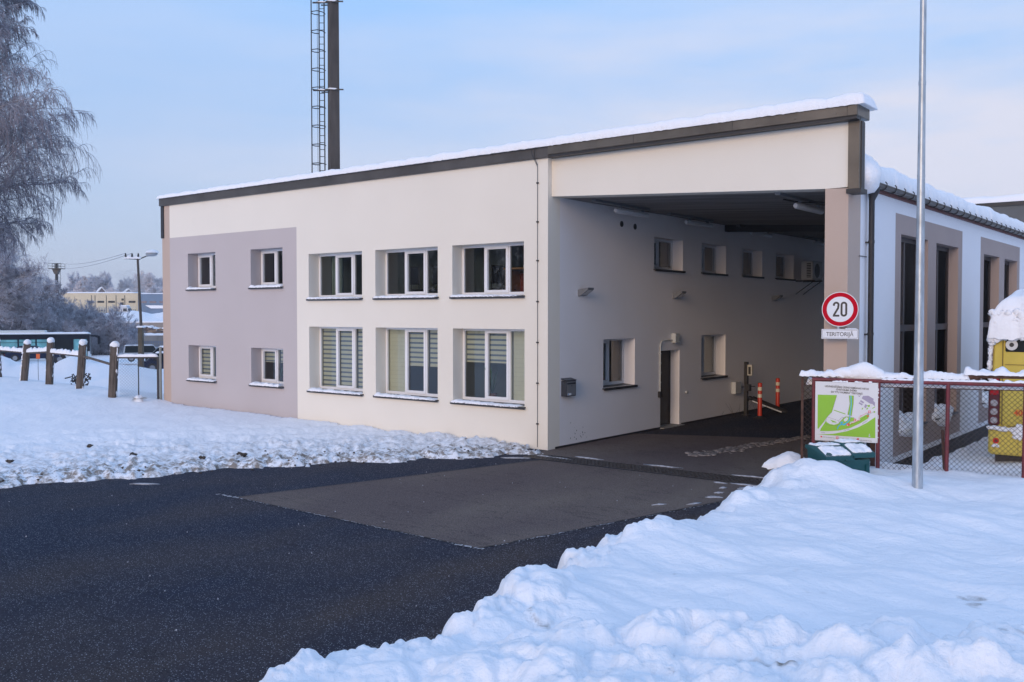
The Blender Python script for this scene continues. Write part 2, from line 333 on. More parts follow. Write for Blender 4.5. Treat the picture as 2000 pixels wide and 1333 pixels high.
def terrain(X, Y):
    X = np.asarray(X, float); Y = np.asarray(Y, float)
    q = QX[0] * X + QX[1] * Y; r = QY[0] * X + QY[1] * Y
    rag = fbm(X * .9, Y * .9, 5, 3, .6)
    # --- right bank
    xb = lerp(Y, [-60, 0, 4, 6, 8, 10, 12, 13.4, 14.6, 15.6, 16.3, 17.5], [-5.3, -5.25, -5.2, -5.28, -5.75, -6.05, -5.9, -6.1, -6.45, -6.55, -6.2, -5.2])
    d = X - xb + rag * .42 + .12 * fbm(X * 3.1, Y * 3.1, 3, 8)
    base = lerp(Y, [-40, 0, 6, 11, 14, 16.5, 19, 26, 60], [.95, .9, .62, .5, .46, .42, .2, .06, .0])
    rise = np.clip(X + 5.2, 0, 8) * lerp(Y, [0, 8, 14], [.115, .05, .02])
    hb = base * sm(d / .75) ** .8 + rise
    hb = hb + (d > 0) * (.10 * fbm(X * .7, Y * .7, 3, 11) + .085 * fbm((.94 * X - .33 * Y) * .33, (.33 * X + .94 * Y) * 1.5, 4, 21) + .012 * fbm(X * 3.5, Y * 3.5, 3, 23)) * sm(d / .4)
    qw = q + .7 * fbm(r * .7, q * .4, 3, 33) + .10 * np.maximum(r - 1.5, 0)
    cm = np.maximum(sm((1.3 - d) / .9) * sm((9 - Y) / 4), sm((6.25 - qw) / .45) * sm((r + .6) / .9) * .9) * sm(d / .12)
    cm = np.maximum(cm, sm((.9 - d) / .6) * sm(d / .1) * .6)
    hb = hb + cm * (.17 * np.abs(fbm(X * 1.5, Y * 1.5, 5, 25, .55)) + .02 * fbm(X * 7, Y * 7, 3, 27, .6)) + .20 * sm((6.25 - qw) / .4) * sm((r + .3) / 1.2) * (.6 + 1.2 * np.abs(fbm(X * .9, Y * .9, 2, 29))) * (X > -4.6)
    hb = np.where(d < 0, -.05 + d * .25, hb)
    hb = np.where((Y > 16.9) & (X < -4.9), hb - .34 * sm((-4.9 - X) / .6), hb)
    # --- left snow
    fx = lerp(Y, [-60, 3, 7.3, 9.1, 10.8, 12.4, 14.2, 16.2, 17], [-30, -19.2, -17.1, -16.2, -15.5, -14.5, -13.3, -12.0, -11.9])
    dl = (fx - X) * .87 + rag * .5
    toW = lerp(X, [-60, -37, -32, -28.4, -26.8, -20.7, -12.2], [.2, .33, .38, .34, .15, .09, .02])
    wid = sm(dl / 5.0)
    hl = .05 * sm(dl / .18) + toW * wid + .05 * sm(dl / .8) * (1 - wid)
    ch = sm(dl / .15) * (1 - sm((dl - 3.0) / 2.8)) * (.45 + 1.1 * sm(.5 + 1.6 * fbm(X * .55, Y * .55, 3, 37)))
    rid = np.abs(fbm(X * 1.7, Y * 1.7, 5, 31, .62))
    hl = hl + ch * (.075 * rid + .045 * fbm(X * 4.5, Y * 4.5, 4, 41, .6)) + (.05 * fbm(X * .5, Y * .5, 3, 43) + .035 * fbm(X * 1.5 + Y * .8, Y * 1.1, 4, 47)) * sm(dl / 1.2)
    # wheel tracks pressed into the snow, roughly parallel to the road
    trk = np.sin((dl + .25 * fbm(X * .3, Y * .3, 2, 51)) * 5.2)
    hl = hl + .042 * trk * sm((dl - .6) / .8) * (1 - sm((dl - 5.5) / 2))
    hl = np.where(dl < 0, -.05 + dl * .25, hl)
    near = np.where(X > -9.0, hb, hl)
    near = np.where((X < -9.0) & (Y > 16.66) & (X > -26.8), .0, near)
    near = np.where((X > -26.9) & (X < XR + .0) & (Y > 16.8) & (Y < 45), -.35, near)
    near = np.where((X > -12.6) & (X < -5.9) & (Y > 16.3) & (Y < 45), -.35, near)
    # --- far left basin and rising ground
    gy = 15.5 + (-28 - X) * .15
    zf = lerp(q, [20, 30, 34, 42, 50, 56, 66, 78, 92, 185, 203, 206, 262, 300, 350, 420, 700, 2500], [.35, .33, -.2, -.85, -1.1, -1.1, -1.2, -1.5, -2.0, -2.0, -1.2, 1.15, 1.75, 2.4, 7, 13, 18, 22])
    berm = np.exp(-((q - 60) / 2.6) ** 2) * (2.1 + 1.3 * fbm(r * .15, q * .05, 4, 61) + .4 * fbm(r * .6, q * .6, 4, 63)) * lerp(r, [-70, -34, -28, -25, -22, -12, -8, 0], [.80, .78, .62, .42, .18, .35, .5, .5])
    berm2 = np.exp(-((q - 52) / 2.2) ** 2) * np.exp(-((r + 21.0) / 2.4) ** 2) * .75
    pile = np.exp(-((q - 236) / 9) ** 2) * np.clip(1.9 + 1.6 * fbm(r * .14, q * .08, 3, 71), 0, 4) * sm((r + 118) / 5)
    far = zf + berm + berm2 + pile + .08 * fbm(X * .25, Y * .25, 4, 65) * sm((q - 32) / 8)
    wl = sm((Y - gy - .2) / 5.0) * sm((-26.9 - X) / .5)
    side = np.maximum(sm((-r - 2) / 8) * sm((q - 60) / 10), wl)
    z = near * (1 - wl) + far * wl
    z = np.where(q > 62, near * (1 - side) + far * side, z)
    return z
def lumps(X, Y, Z):
    for (bx, by, s, a) in BIG:
        m = (np.abs(X - bx) < s * 3) & (np.abs(Y - by) < s * 3) & (Z > -.02)
        Z[m] += a * np.exp(-((X[m] - bx) ** 2 + (Y[m] - by) ** 2) / s ** 2)
    return Z
TV_ = {}
def build_terrain():
    yaw = R_(38.2)
    rel = np.concatenate([np.arange(-180, -50, 2.0), np.arange(-50, -34, .5), np.arange(-34, 34, .105), np.arange(34, 50, .5), np.arange(50, 180, 2.0)])
    ang = R_(90) + yaw - np.radians(rel)
    rad = [.6]
    while rad[-1] < 60: rad.append(rad[-1] * 1.0068)
    while rad[-1] < 880: rad.append(rad[-1] * 1.02)
    rad = np.array(rad); nr, na = len(rad), len(ang)
    RR, AA = np.meshgrid(rad, ang, indexing='ij'); X = RR * np.cos(AA); Y = RR * np.sin(AA)
    Z = terrain(X, Y); Z = lumps(X, Y, Z)
    near = RR < 27
    acc = np.zeros_like(Z)
    for (bx, by, s, a) in BL:
        # index window in the polar grid
        rb = math.hypot(bx, by); i0 = np.searchsorted(rad, rb - s * 1.6); i1 = np.searchsorted(rad, rb + s * 1.6)
        th = math.degrees(R_(90) + yaw - math.atan2(by, bx)); th = (th + 180) % 360 - 180; da = math.degrees(s * 1.6 / max(rb, .5))
        j0 = np.searchsorted(rel, th - da); j1 = np.searchsorted(rel, th + da)
        if i1 <= i0 or j1 <= j0: continue
        x = X[i0:i1, j0:j1]; y = Y[i0:i1, j0:j1]
        k = 1 - ((x - bx) ** 2 + (y - by) ** 2) / (s * s) * (1 + 1.3 * vnoise(x / s * 1.1, y / s * 1.1, 5)) + .35 * vnoise(x / s * 2.6, y / s * 2.6, 6)
        h = a * np.clip(k, 0, 1) ** .75
        acc[i0:i1, j0:j1] = np.maximum(acc[i0:i1, j0:j1], h)
    Z = Z + acc * (Z > -.06) * near
    c = np.array([[0, 0, float(terrain(0., 0.))]])
    V = np.concatenate([np.stack([X, Y, Z], -1).reshape(-1, 3), c])
    idx = np.arange(nr * na).reshape(nr, na); nxt = np.roll(idx, -1, 1)
    F = np.stack([idx[:-1].ravel(), idx[1:].ravel(), nxt[1:].ravel(), nxt[:-1].ravel()], 1)
    F = F[:, ::-1]
    me = fast_mesh('snow_ground', V, F, True)
    # stains: grit thrown on the churned edge and specks on the bank
    fx = lerp(Y, [-60, 3, 7.3, 9.1, 10.8, 12.4, 14.2, 16.2, 17], [-30, -19.2, -17.1, -16.2, -15.5, -14.5, -13.3, -12.0, -11.9])
    dl = (fx - X) * .87
    dirt = np.where((X < -9) & (Y < 16.7), 1.5 * sm((dl + .6) / .5) * (1 - sm((dl - .1) / 1.5)) + .75 * sm((dl + .3) / .5) * (1 - sm((dl - 1.5) / 3.2)), 0.)
    sp = vnoise(X * 2.6, Y * 2.6, 90) + .5 * vnoise(X * 7, Y * 7, 91)
    dirt = dirt + np.where((X > -9) & (Y < 16.5), 1.5 * sm((sp - .52) / .12) * (1 - sm((Y - 7) / 3)), 0)
    sp2 = vnoise(X * 1.6 + 5, Y * 1.6, 92) + .5 * vnoise(X * 6, Y * 6, 93)
    dirt = dirt + np.where((X < -9) & (dl > 0) & (dl < 5) & (Y < 17), 1.9 * sm((sp2 - .48) / .1), 0)
    dirt = np.append(dirt.ravel(), 0).astype(np.float32)
    at = me.attributes.new('dirt', 'FLOAT', 'POINT'); at.data.foreach_set('value', dirt)
    o = link(me, 'snow_ground', SNOW); tag(o, kind='structure')
build_terrain()
def gz(x, y): return float(terrain(np.array([x]), np.array([y]))[0])

b = MB(); b.quad((-34, -40, 0), (-4.5, -40, 0), (-4.5, 16.75, 0), (-34, 16.75, 0)); b.quad((XC - .1, 16.75, 0), (XR + .0, 16.75, 0), (XR + .0, 46, 0), (XC - .1, 46, 0))
tag(b.build('road', ASPH), kind='structure')
b = MB(); b.poly([(-13.04, 9.27, .004), (-10.4, 9.20, .004), (-7.74, 9.15, .004), (-6.97, 12.6, .004), (-6.2, 15.5, .004), (-11.45, 15.5, .004)])
tag(b.build('driveway', ASPH2), kind='structure')
b = MB(); b.quad((XC + .02, 16.15, .004), (-6.2, 16.15, .004), (-6.2, 23.0, .004), (XC + .02, 20.4, .004))
tag(b.build('passage_floor', ASPH2), kind='structure')
# seams between old and new asphalt: a thin crumbling line of tar and ice
TAR = pm('tar_seam', (.012, .011, .012), .6, var=(30, .4)); ICE = pm('grey_ice', (.40, .40, .43), .5, var=(18, .5))
b = MB(); rg = random.Random(4)
def seam(p, q, w, z, m, n=60, jit=.02, gap=0.):
    p = Vector(p); q = Vector(q); d = (q - p).normalized(); nn = Vector((-d.y, d.x, 0)); prev = None
    for i in range(n + 1):
        c = p.lerp(q, i / n) + nn * rg.gauss(0, jit); ww = w * rg.uniform(.4, 1.3)
        a, e = c - nn * ww / 2, c + nn * ww / 2
        if prev and rg.random() > gap: b.quad((prev[0].x, prev[0].y, z), (a.x, a.y, z), (e.x, e.y, z), (prev[1].x, prev[1].y, z), m)
        prev = (a, e)
seam((-13.04, 9.27, 0), (-7.74, 9.15, 0), .022, .008, 0, 120, .008)
seam((-13.04, 9.27, 0), (-11.45, 15.5, 0), .025, .008, 0, 90, .01)
seam((-7.74, 9.15, 0), (-6.4, 14.9, 0), .022, .008, 0, 90, .012)
seam((-13.0, 9.245, 0), (-7.9, 9.13, 0), .02, .010, 1, 160, .01, .5); seam((-7.7, 9.2, 0), (-6.4, 14.7, 0), .02, .010, 1, 160, .012, .65)
seam((-13.5, 9.22, 0), (-12.9, 9.25, 0), .07, .012, 1, 18, .02, .3); seam((-8.1, 9.12, 0), (-7.6, 9.14, 0), .06, .012, 1, 18, .015, .2)
tag(b.build('asphalt_seams', [TAR, ICE]), kind='structure')
# thin scraps of pressed snow left on the asphalt
b = MB()
def scrap(cx, cy, lx, ly, rz, z=.013, n=26, seed=0, ht=.012):
    r2 = random.Random(seed); pts = []
    for k in range(n):
        a = 2 * math.pi * k / n; e = 1 + r2.uniform(-.45, .25); x = lx * math.cos(a) * e; y = ly * math.sin(a) * e
        pts.append((cx + x * math.cos(rz) - y * math.sin(rz), cy + x * math.sin(rz) + y * math.cos(rz), z))
    base = [(p[0], p[1], .001) for p in pts]; c = (cx, cy, z + ht); vs = pts + base + [c]
    b.add(vs, [(k, (k + 1) % n, 2 * n) for k in range(n)] + [(k + n, (k + 1) % n + n, (k + 1) % n, k) for k in range(n)], None, True)
for i, (x, y, lx, ly, a) in enumerate([(-10.8, 16.30, .34, .04, -.05), (-9.1, 16.33, .40, .035, .05), (-7.2, 16.30, .36, .045, .06), (-6.6, 14.7, .22, .10, 1.3), (-6.9, 14.1, .14, .07, .6), (-6.75, 15.1, .2, .13, .2), (-6.95, 15.45, .28, .05, .1),
        (-7.15, 14.95, .10, .05, 1.4), (-6.9, 13.4, .14, .025, 1.2), (-11.7, 15.95, .45, .10, -.2), (-11.2, 15.9, .3, .05, -.1), (-12.0, 15.4, .3, .06, .5), (-15.3, 9.0, .25, .06, .6), (-7.3, 13.0, .12, .02, 1.0), (-6.6, 15.35, .16, .10, 1.1), (-7.4, 15.35, .12, .03, .0), (-7.0, 14.5, .09, .05, .9)]):
    scrap(x, y, lx, ly, a, seed=i)
for i in range(60):
    scrap(rg.uniform(-16, -6.3), rg.uniform(3, 15.8), rg.uniform(.004, .011), rg.uniform(.004, .011), 0, n=7, seed=100 + i, ht=.006, z=.01)
tag(b.build('snow_residue', ICE), kind='stuff', label='thin scraps of pressed snow left on the asphalt')
# dirty ridge of ice and grit inside the passage
b = MB(); GRIT = pm('gritty_ice', (.22, .19, .18), .85, var=(9, .5), bump=(30, .6, .03))
for i in range(420):
    t = rg.random(); x = -9.25 + .75 * t + rg.gauss(0, .13 * (1 - .4 * t)); y = 18.0 + 4.6 * t + rg.gauss(0, .05); s = rg.uniform(.012, .055) * (1 - .4 * t)
    b.blob((x, y, .006), s * 1.6, s * 2.4, s * .6, 7, 4, i, .35)
tag(b.build('gritty_ice_ridge', GRIT), kind='stuff', label='gritty ridge of dirty ice on the passage floor')

# ------------------------------------------------------------------ main building
BO = Vector((XC, YF, 0))
bld = empty('garage_building', BO, 0, 'low cream office and garage building with drive-through passage and snow on its flat roof', 'building')
def bm_(M=None): return MB(M, BO)
def wall(name, M, u0, u1, z0, z1, holes, thick, mats, region=None, parent=bld, back=True):
    us = sorted(set([u0, u1] + [h[0] for h in holes] + [h[1] for h in holes] + ([v for r in (region or []) for v in r[:2]])))
    zs = sorted(set([z0, z1] + [h[2] for h in holes] + [h[3] for h in holes] + ([v for r in (region or []) for v in r[2:4]])))
    us = [u for u in us if u0 <= u <= u1]; zs = [z for z in zs if z0 <= z <= z1]
    b = bm_(M)
    for i in range(len(us) - 1):
        for j in range(len(zs) - 1):
            a, c, e, f = us[i], us[i + 1], zs[j], zs[j + 1]; mu, mz = (a + c) / 2, (e + f) / 2
            if any(h[0] < mu < h[1] and h[2] < mz < h[3] for h in holes): continue
            m = 0
            for r in (region or []):
                if r[0] < mu < r[1] and r[2] < mz < r[3]: m = r[4]
            b.quad((a, 0, e), (c, 0, e), (c, 0, f), (a, 0, f), m)
            if back: b.quad((a, thick, e), (a, thick, f), (c, thick, f), (c, thick, e), len(mats) - 1)
    for h in holes:
        a, c, e, f = h[:4]; m = 0
        for r in (region or []):
            if r[0] < (a + c) / 2 < r[1] and r[2] < (e + f) / 2 < r[3]: m = r[4]
        b.quad((a, 0, e), (a, 0, f), (a, thick, f), (a, thick, e), m); b.quad((c, 0, e), (c, thick, e), (c, thick, f), (c, 0, f), m)
        b.quad((a, 0, f), (c, 0, f), (c, thick, f), (a, thick, f), m); b.quad((a, 0, e), (a, thick, e), (c, thick, e), (c, 0, e), m)
    # rims
    b.quad((u0, 0, z0), (u0, 0, z1), (u0, thick, z1), (u0, thick, z0), 0); b.quad((u1, 0, z0), (u1, thick, z0), (u1, thick, z1), (u1, 0, z1), 0)
    b.quad((u0, 0, z1), (u1, 0, z1), (u1, thick, z1), (u0, thick, z1), 0)
    return b.build(name, mats, parent)
BLC = pm('cream_blind', (.86, .83, .66), .8, var=(3, .05)); BLG = pm('sheer_blind', (.18, .24, .33), .6)
SILLM = pm('sill_metal', (.045, .042, .045), .45, .3)
def window(M, u0, u1, z0, z1, n, sash, dep, snow=0, blinds=None, seed=0, fm=None, sillz=.0, gl=None, fw=.055):
    fm = fm or WHITE; w = (u1 - u0)
    b = bm_(M); y0, y1 = dep, dep + .07; zb = z0 + .02
    b.box(u0 + .001, u0 + fw, y0, y1, zb, z1 - .001); b.box(u1 - fw, u1 - .001, y0, y1, zb, z1 - .001)
    b.box(u0 + fw, u1 - fw, y0, y1, z1 - fw, z1 - .001); b.box(u0 + fw, u1 - fw, y0, y1, zb, zb + fw + .015)
    for k in range(1, n):
        um = u0 + w * k / n; b.box(um - .028, um + .028, y0, y1, zb + fw + .015, z1 - fw)
    f = b.build('window', fm, bld)
    if sash is not None:
        b = bm_(M); a = u0 + w * sash / n + (fw - .012 if sash == 0 else .012); c = u0 + w * (sash + 1) / n - (fw - .012 if sash == n - 1 else .012); e = zb + fw; g = z1 - fw + .012; s = .065; ys = dep - .018
        b.box(a, a + s, ys, y0 + .05, e, g); b.box(c - s, c, ys, y0 + .05, e, g); b.box(a + s, c - s, ys, y0 + .05, g - s, g); b.box(a + s, c - s, ys, y0 + .05, e, e + s)
        b.build('sash', fm, f)
    b = bm_(M)
    for k in range(n):
        a = u0 + w * k / n; c = u0 + w * (k + 1) / n; b.quad((a + .02, dep + .035, zb + .02), (c - .02, dep + .035, zb + .02), (c - .02, dep + .035, z1 - .02), (a + .02, dep + .035, z1 - .02))
    b.build('pane', gl or GLASS, f)
    b = bm_(M); b.add([(u0 - .035, -.055, z0 - .035), (u1 + .035, -.055, z0 - .035), (u1 + .035, dep, z0 - .012), (u0 - .035, dep, z0 - .012), (u0 - .035, -.055, z0 - .008), (u1 + .035, -.055, z0 - .008), (u1 + .035, dep, z0 + .018), (u0 - .035, dep, z0 + .018)] if sillz == 0 else [(u0 + .004, -.055, z0 - .035), (u1 - .004, -.055, z0 - .035), (u1 - .004, dep, z0 + .002), (u0 + .004, dep, z0 + .002), (u0 + .004, -.055, z0 - .008), (u1 - .004, -.055, z0 - .008), (u1 - .004, dep, z0 + .018), (u0 + .004, dep, z0 + .018)],
              [(0, 3, 2, 1), (4, 5, 6, 7), (0, 1, 5, 4), (1, 2, 6, 5), (2, 3, 7, 6), (3, 0, 4, 7)])
    b.box(u0 - .04, u1 + .04, -.065, -.05, z0 - .06, z0 - .004)
    b.build('sill', SILLM, f)
    if snow:
        snowcap(M, u0 - .02, u1 - .02 - .12 * (seed % 3 == 1), -.075, .2, z0 + .0, snow, .045, seed, .03, .03, .5, BO, t1=snow * (.35 if seed % 2 else 1.0), lump=.8, nm='snow', parent=f, droop=.6)
    if blinds:
        for k, (kind, frac) in enumerate(blinds):
            if kind is None: continue
            b = bm_(M); a = u0 + w * k / n + .04; c = u0 + w * (k + 1) / n - .04; top = z1 - .05; bot = top - (top - zb - .05) * frac; y = dep + .10
            if kind == 'solid':
                b.quad((a, y, bot), (c, y, bot), (c, y, top), (a, y, top), 0)
                z = top
                while z > bot + .07: b.quad((a, y - .002, z - .008), (c, y - .002, z - .008), (c, y - .002, z), (a, y - .002, z), 2); z -= .105
            else:
                z = top
                while z > bot:
                    z2 = max(bot, z - .075); b.quad((a, y, z2), (c, y, z2), (c, y, z), (a, y, z), 0); z3 = max(bot, z2 - .045)
                    if z2 > bot: b.quad((a, y + .003, z3), (c, y + .003, z3), (c, y + .003, z2), (a, y + .003, z2), 1)
                    z = z3
            b.box(a, c, y - .008, y + .008, bot - .02, bot, 0)
            b.build('blind', [BLC, BLG, pm('blind_fold', (.70, .68, .55), .8)], f)
    return f
# openings
small_up = [(-25.85, -24.42, 3.76, 4.84), (-22.71, -21.27, 3.76, 4.84)]; small_lo = [(-25.86, -24.43, .98, 2.03), (-22.72, -21.27, .97, 2.02)]
big_u = [(-20.16, -18.06, 3.41, 4.61), (-17.57, -15.42, 3.41, 4.61), (-14.955, -12.82, 3.41, 4.61)]
big_l = [(-20.155, -18.05, .93, 2.65), (-17.57, -15.43, .93, 2.65), (-14.94, -12.80, .92, 2.65)]
XL = -27.25
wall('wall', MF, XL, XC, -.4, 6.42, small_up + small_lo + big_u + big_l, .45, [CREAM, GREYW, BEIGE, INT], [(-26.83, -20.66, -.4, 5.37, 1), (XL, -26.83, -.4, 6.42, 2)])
sd_lo = [(18.96, 20.41, 1.23, 2.39), (24.01, 25.54, 1.20, 2.40)]; sd_up = [(21.35, 22.90, 4.15, 4.97), (24.0, 25.53, 4.15, 4.97), (26.65, 28.10, 4.15, 4.96), (29.15, 30.66, 4.15, 4.95)]
door_h = (21.70, 22.74, .02, 2.03)
PASS = pm('cream_render_blue_lit', (.82, .79, .80), .9, bump=(75, .5, .008), var=(.3, .05), spec=.2)  # cream render again, the passage's bluish light and brightness mixed into its colour
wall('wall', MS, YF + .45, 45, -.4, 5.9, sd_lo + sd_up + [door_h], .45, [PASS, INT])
Q = lambda v: v * 1.01
Zk = lambda z: 3 + (z - 3) * 1.01
wg = [(Q(19.86), Q(21.86), .6, 4.62), (Q(22.54), Q(24.53), .6, 4.60), (Q(27.25), Q(29.15), .6, 4.59), (Q(29.84), Q(31.67), .6, 4.58), (34.6, 36.5, .6, 4.58), (37.2, 39.1, .6, 4.58)]
pn = [(Q(19.47), Q(24.91), .10, 5.02, 1), (Q(26.85), Q(32.03), .10, 5.02, 1), (34.2, 39.5, .10, 5.02, 1)]
wall('wall', MW, 17.53, 50, -.02, 5.36, wg, .42, [WHITER, TAUPE, CREAM], pn)
b = bm_(); b.box(XR - .3, XR - .015, 17.53, 50, -.5, -.02); b.build('plinth', pm('plinth_in_shadow', (.04, .037, .036), .8, var=(3, .4)), bld)  # near-black colour paints the shadow band along the foot of the wing
b = bm_(); b.box(XR - .415, XR, 16.87, 17.53, -.3, 5.24); b.build('pillar', BEIGE, bld)
# header over the passage: its lower edge drops to the right
def slz(x, dz=0): return 5.565 + (x + 12.16) * -.0535 + dz
b = bm_(); b.prism([(XC, slz(XC)), (XR, slz(XR)), (XR, 6.43), (XC, 6.43)], 16.87, 17.3); b.build('header', CREAM, bld)
b = bm_(); b.add([(XC, 17.3, slz(XC)), (XR - .2, 17.3, slz(XR - .2)), (XR - .2, 45, slz(XR - .2)), (XC, 45, slz(XC)), (XC, 17.3, slz(XC) + .2), (XR - .2, 17.3, slz(XR) + .2), (XR - .2, 45, slz(XR) + .2), (XC, 45, slz(XC) + .2)], [(0, 3, 2, 1), (4, 5, 6, 7), (0, 1, 5, 4), (1, 2, 6, 5), (2, 3, 7, 6), (3, 0, 4, 7)])
for k in range(14):   # shallow joints of the ceiling slabs
    y = 18.2 + k * 1.5; b.quad((XC + .01, y, slz(XC) - .004), (XR - .43, y, slz(XR - .43) - .004), (XR - .43, y + .025, slz(XR - .43) - .004), (XC + .01, y + .025, slz(XC) - .004), 1)
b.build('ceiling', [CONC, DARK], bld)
b = bm_(); x1 = XR - .43; b.add([(XC + .02, 25.4, slz(XC, -.19)), (x1, 25.4, slz(x1, -.19)), (x1, 25.62, slz(x1, -.19)), (XC + .02, 25.62, slz(XC, -.19)), (XC + .02, 25.4, slz(XC, -.002)), (x1, 25.4, slz(x1, -.002)), (x1, 25.62, slz(x1, -.002)), (XC + .02, 25.62, slz(XC, -.002))], [(0, 3, 2, 1), (4, 5, 6, 7), (0, 1, 5, 4), (1, 2, 6, 5), (2, 3, 7, 6), (3, 0, 4, 7)]); b.build('beam', DARK, bld)
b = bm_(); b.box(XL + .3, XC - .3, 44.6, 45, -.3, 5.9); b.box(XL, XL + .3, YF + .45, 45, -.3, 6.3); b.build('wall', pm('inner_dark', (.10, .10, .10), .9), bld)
# roofs
b = bm_(); b.box(XL, XC, YF + .46, 45, 5.9, 6.0); b.box(XC, -9.2, 17.31, 45, 5.86, 6.0)
b.add([(-9.2, 17.31, 5.9), (XR + .12, 17.31, 5.40), (XR + .12, 50, 5.40), (-9.2, 50, 5.9), (-9.2, 17.31, 6.0), (XR + .12, 17.31, 5.46), (XR + .12, 50, 5.46), (-9.2, 50, 6.0)], [(0, 3, 2, 1), (4, 5, 6, 7), (0, 1, 5, 4), (1, 2, 6, 5), (2, 3, 7, 6), (3, 0, 4, 7)])
b.build('roof', METAL, bld)
# fascia
b = bm_(); b.bbox(XL - .06, XC + .06, YF - .075, YF + .46, 6.39, 6.635, .012)
for k in range(22): b.blob((XL + .4 + k * .69, YF - .077, 6.47), .012, .008, .012, 6, 4, k, 0)
b.build('fascia', METAL, bld)
b = bm_(); b.bbox(XC + .063, -5.47, YF - .115, YF + .55, 6.435, 6.645, .012); b.box(XC + .08, -5.49, YF - .085, YF + .14, 6.385, 6.434, 1)
for k in range(9): b.blob((XC + .4 + k * .74, YF - .117, 6.50), .012, .008, .012, 6, 4, k, 0)
for k in range(3): b.box(XC + .06 + 2.15 * (k + 1), XC + .068 + 2.15 * (k + 1), YF - .118, YF - .11, 6.44, 6.64, 1)
b.build('fascia', [pm('bronze_sheet_metal', (.15, .125, .10), .38, .6, var=(.9, .35), bump=(1.6, .3, .03)), DARK], bld)
b = bm_(); b.box(XR + .002, -5.50, 16.82, 17.12, 5.2, 6.384); b.box(-5.499, -5.485, 16.9, 17.05, 5.2, 6.384, 1); b.box(XR - .02, -5.46, 16.80, 17.14, 5.12, 5.199, 1); b.build('end_trim', [MATS['bronze_sheet_metal'], DARK], bld)
b = bm_(); b.box(XL - .03, XL + .12, YF - .03, YF - .002, 5.38, 6.385); b.build('end_trim', DARK, bld)
# snow on the roofs
Mi = Matrix.Identity(4)
snowcap(Mi, XL - .10, -5.34, YF - .15, YF + .58, 6.63, .11, .11, 3, .05, .05, .25, BO, t1=.21, lump=.18, nm='roof_snow', parent=bld, droop=.18)
snowcap(Mi, XL + .1, -9.2, YF + 1.3, 44, 6.0, .38, .5, 4, 1.2, 1.2, .2, BO, nm='roof_snow', parent=bld)
ms = Matrix(); ang_ = math.atan2(.55, 3.4); ms = Matrix.Translation((XR + .08, 0, 5.47)) @ Matrix.Rotation(ang_, 4, 'Y') @ Matrix.Rotation(math.pi / 2, 4, 'Z')
snowcap(ms, 17.15, 49.8, .0, 3.5, 0, .36, .22, 6, .09, .09, .2, BO, lump=.12, nm='roof_snow', parent=bld, droop=.25)
b = bm_(); b.blob((-5.72, 17.55, 5.55), .34, .55, .36, 18, 10, 3, .18); b.build('roof_snow', SNOW, bld)
# gutter with brackets, red-brown board below, downpipe and funnel
b = bm_(); seg = 8
for i in range(seg):
    a0 = math.pi + math.pi * i / seg; a1 = math.pi + math.pi * (i + 1) / seg; cx_, cz_, r_ = XR + .15, 5.40, .075
    for rr, flip in ((r_, 0), (r_ - .006, 1)):
        p = [(cx_ + rr * math.cos(a0), 17.35, cz_ + rr * math.sin(a0)), (cx_ + rr * math.cos(a1), 17.35, cz_ + rr * math.sin(a1)), (cx_ + rr * math.cos(a1), 50, cz_ + rr * math.sin(a1)), (cx_ + rr * math.cos(a0), 50, cz_ + rr * math.sin(a0))]
        b.quad(*(p if not flip else p[::-1]))
b.tube([(XR + .225, 17.35, 5.40), (XR + .225, 50, 5.40)], .009, 6)
g_ = b.build('gutter', METAL, bld)
for k in range(54):
    y = 17.7 + k * .6; b = bm_()
    b.tube([(XR + .07, y, 5.46), (XR + .075, y, 5.40)] + [(XR + .15 + .083 * math.cos(math.pi + math.pi * t / 8), y, 5.40 + .083 * math.sin(math.pi + math.pi * t / 8)) for t in range(9)] + [(XR + .235, y, 5.43), (XR + .20, y + .02, 5.47)], .010, 4)
    b.build('gutter_bracket', DARK, g_)
b = bm_(); b.box(XR + .002, XR + .06, 17.53, 50, 5.29, 5.37); b.build('eaves_board', pm('redbrown_board', (.16, .06, .05), .7), bld)
b = bm_(); b.tube([(XR + .13, 17.85, 5.34), (XR + .13, 17.85, 5.24), (XR + .10, 17.85, 5.08), (XR + .10, 17.85, .0)], [.12, .10, .052, .052], 14)
for z in (.9, 2.6, 4.3): b.tube([(XR + .10, 17.85, z), (XR + .10, 17.85, z + .05)], .058, 14); b.box(XR, XR + .05, 17.80, 17.90, z, z + .03)
for (p) in [(5.0,)]: b.tube([(XR + .17, 17.85, 5.33), (XR + .16, 17.9, 5.6), (XR + .1, 17.98, 5.68), (XR + .0, 18.02, 5.60)], .012, 6)
b.build('downpipe', DARK, bld)
b = bm_(); b.tube([(XR + .02, 17.42, 4.05), (XR + .02, 17.84, 4.05)], .008, 6); b.tube([(XR + .015, 18.22, 4.75), (XR + .02, 18.21, 3.0), (XR + .018, 18.23, .0)], .008, 6)
for z in (.6, 1.4, 2.2, 3.0, 3.8, 4.6): b.box(XR, XR + .03, 18.20, 18.24, z, z + .03)
b.build('lightning_conductor', DARK, bld)
b = bm_(); b.tube([(-12.44, YF - .12, 6.66), (-12.45, YF - .115, 6.42), (-12.43, YF - .02, 6.25)], .007, 6); b.tube([(-12.55, YF - .12, 6.64), (-12.50, YF - .115, 6.45), (-12.43, YF - .02, 6.22), (-12.43, YF - .02, 4), (-12.425, YF - .02, 2), (-12.43, YF - .02, .05)], .006, 6)
for z in (.55, 1.45, 2.35, 3.25, 4.15, 5.0, 5.85): b.box(-12.455, -12.405, YF - .035, YF, z, z + .03)
b.build('lightning_conductor', DARK, bld)
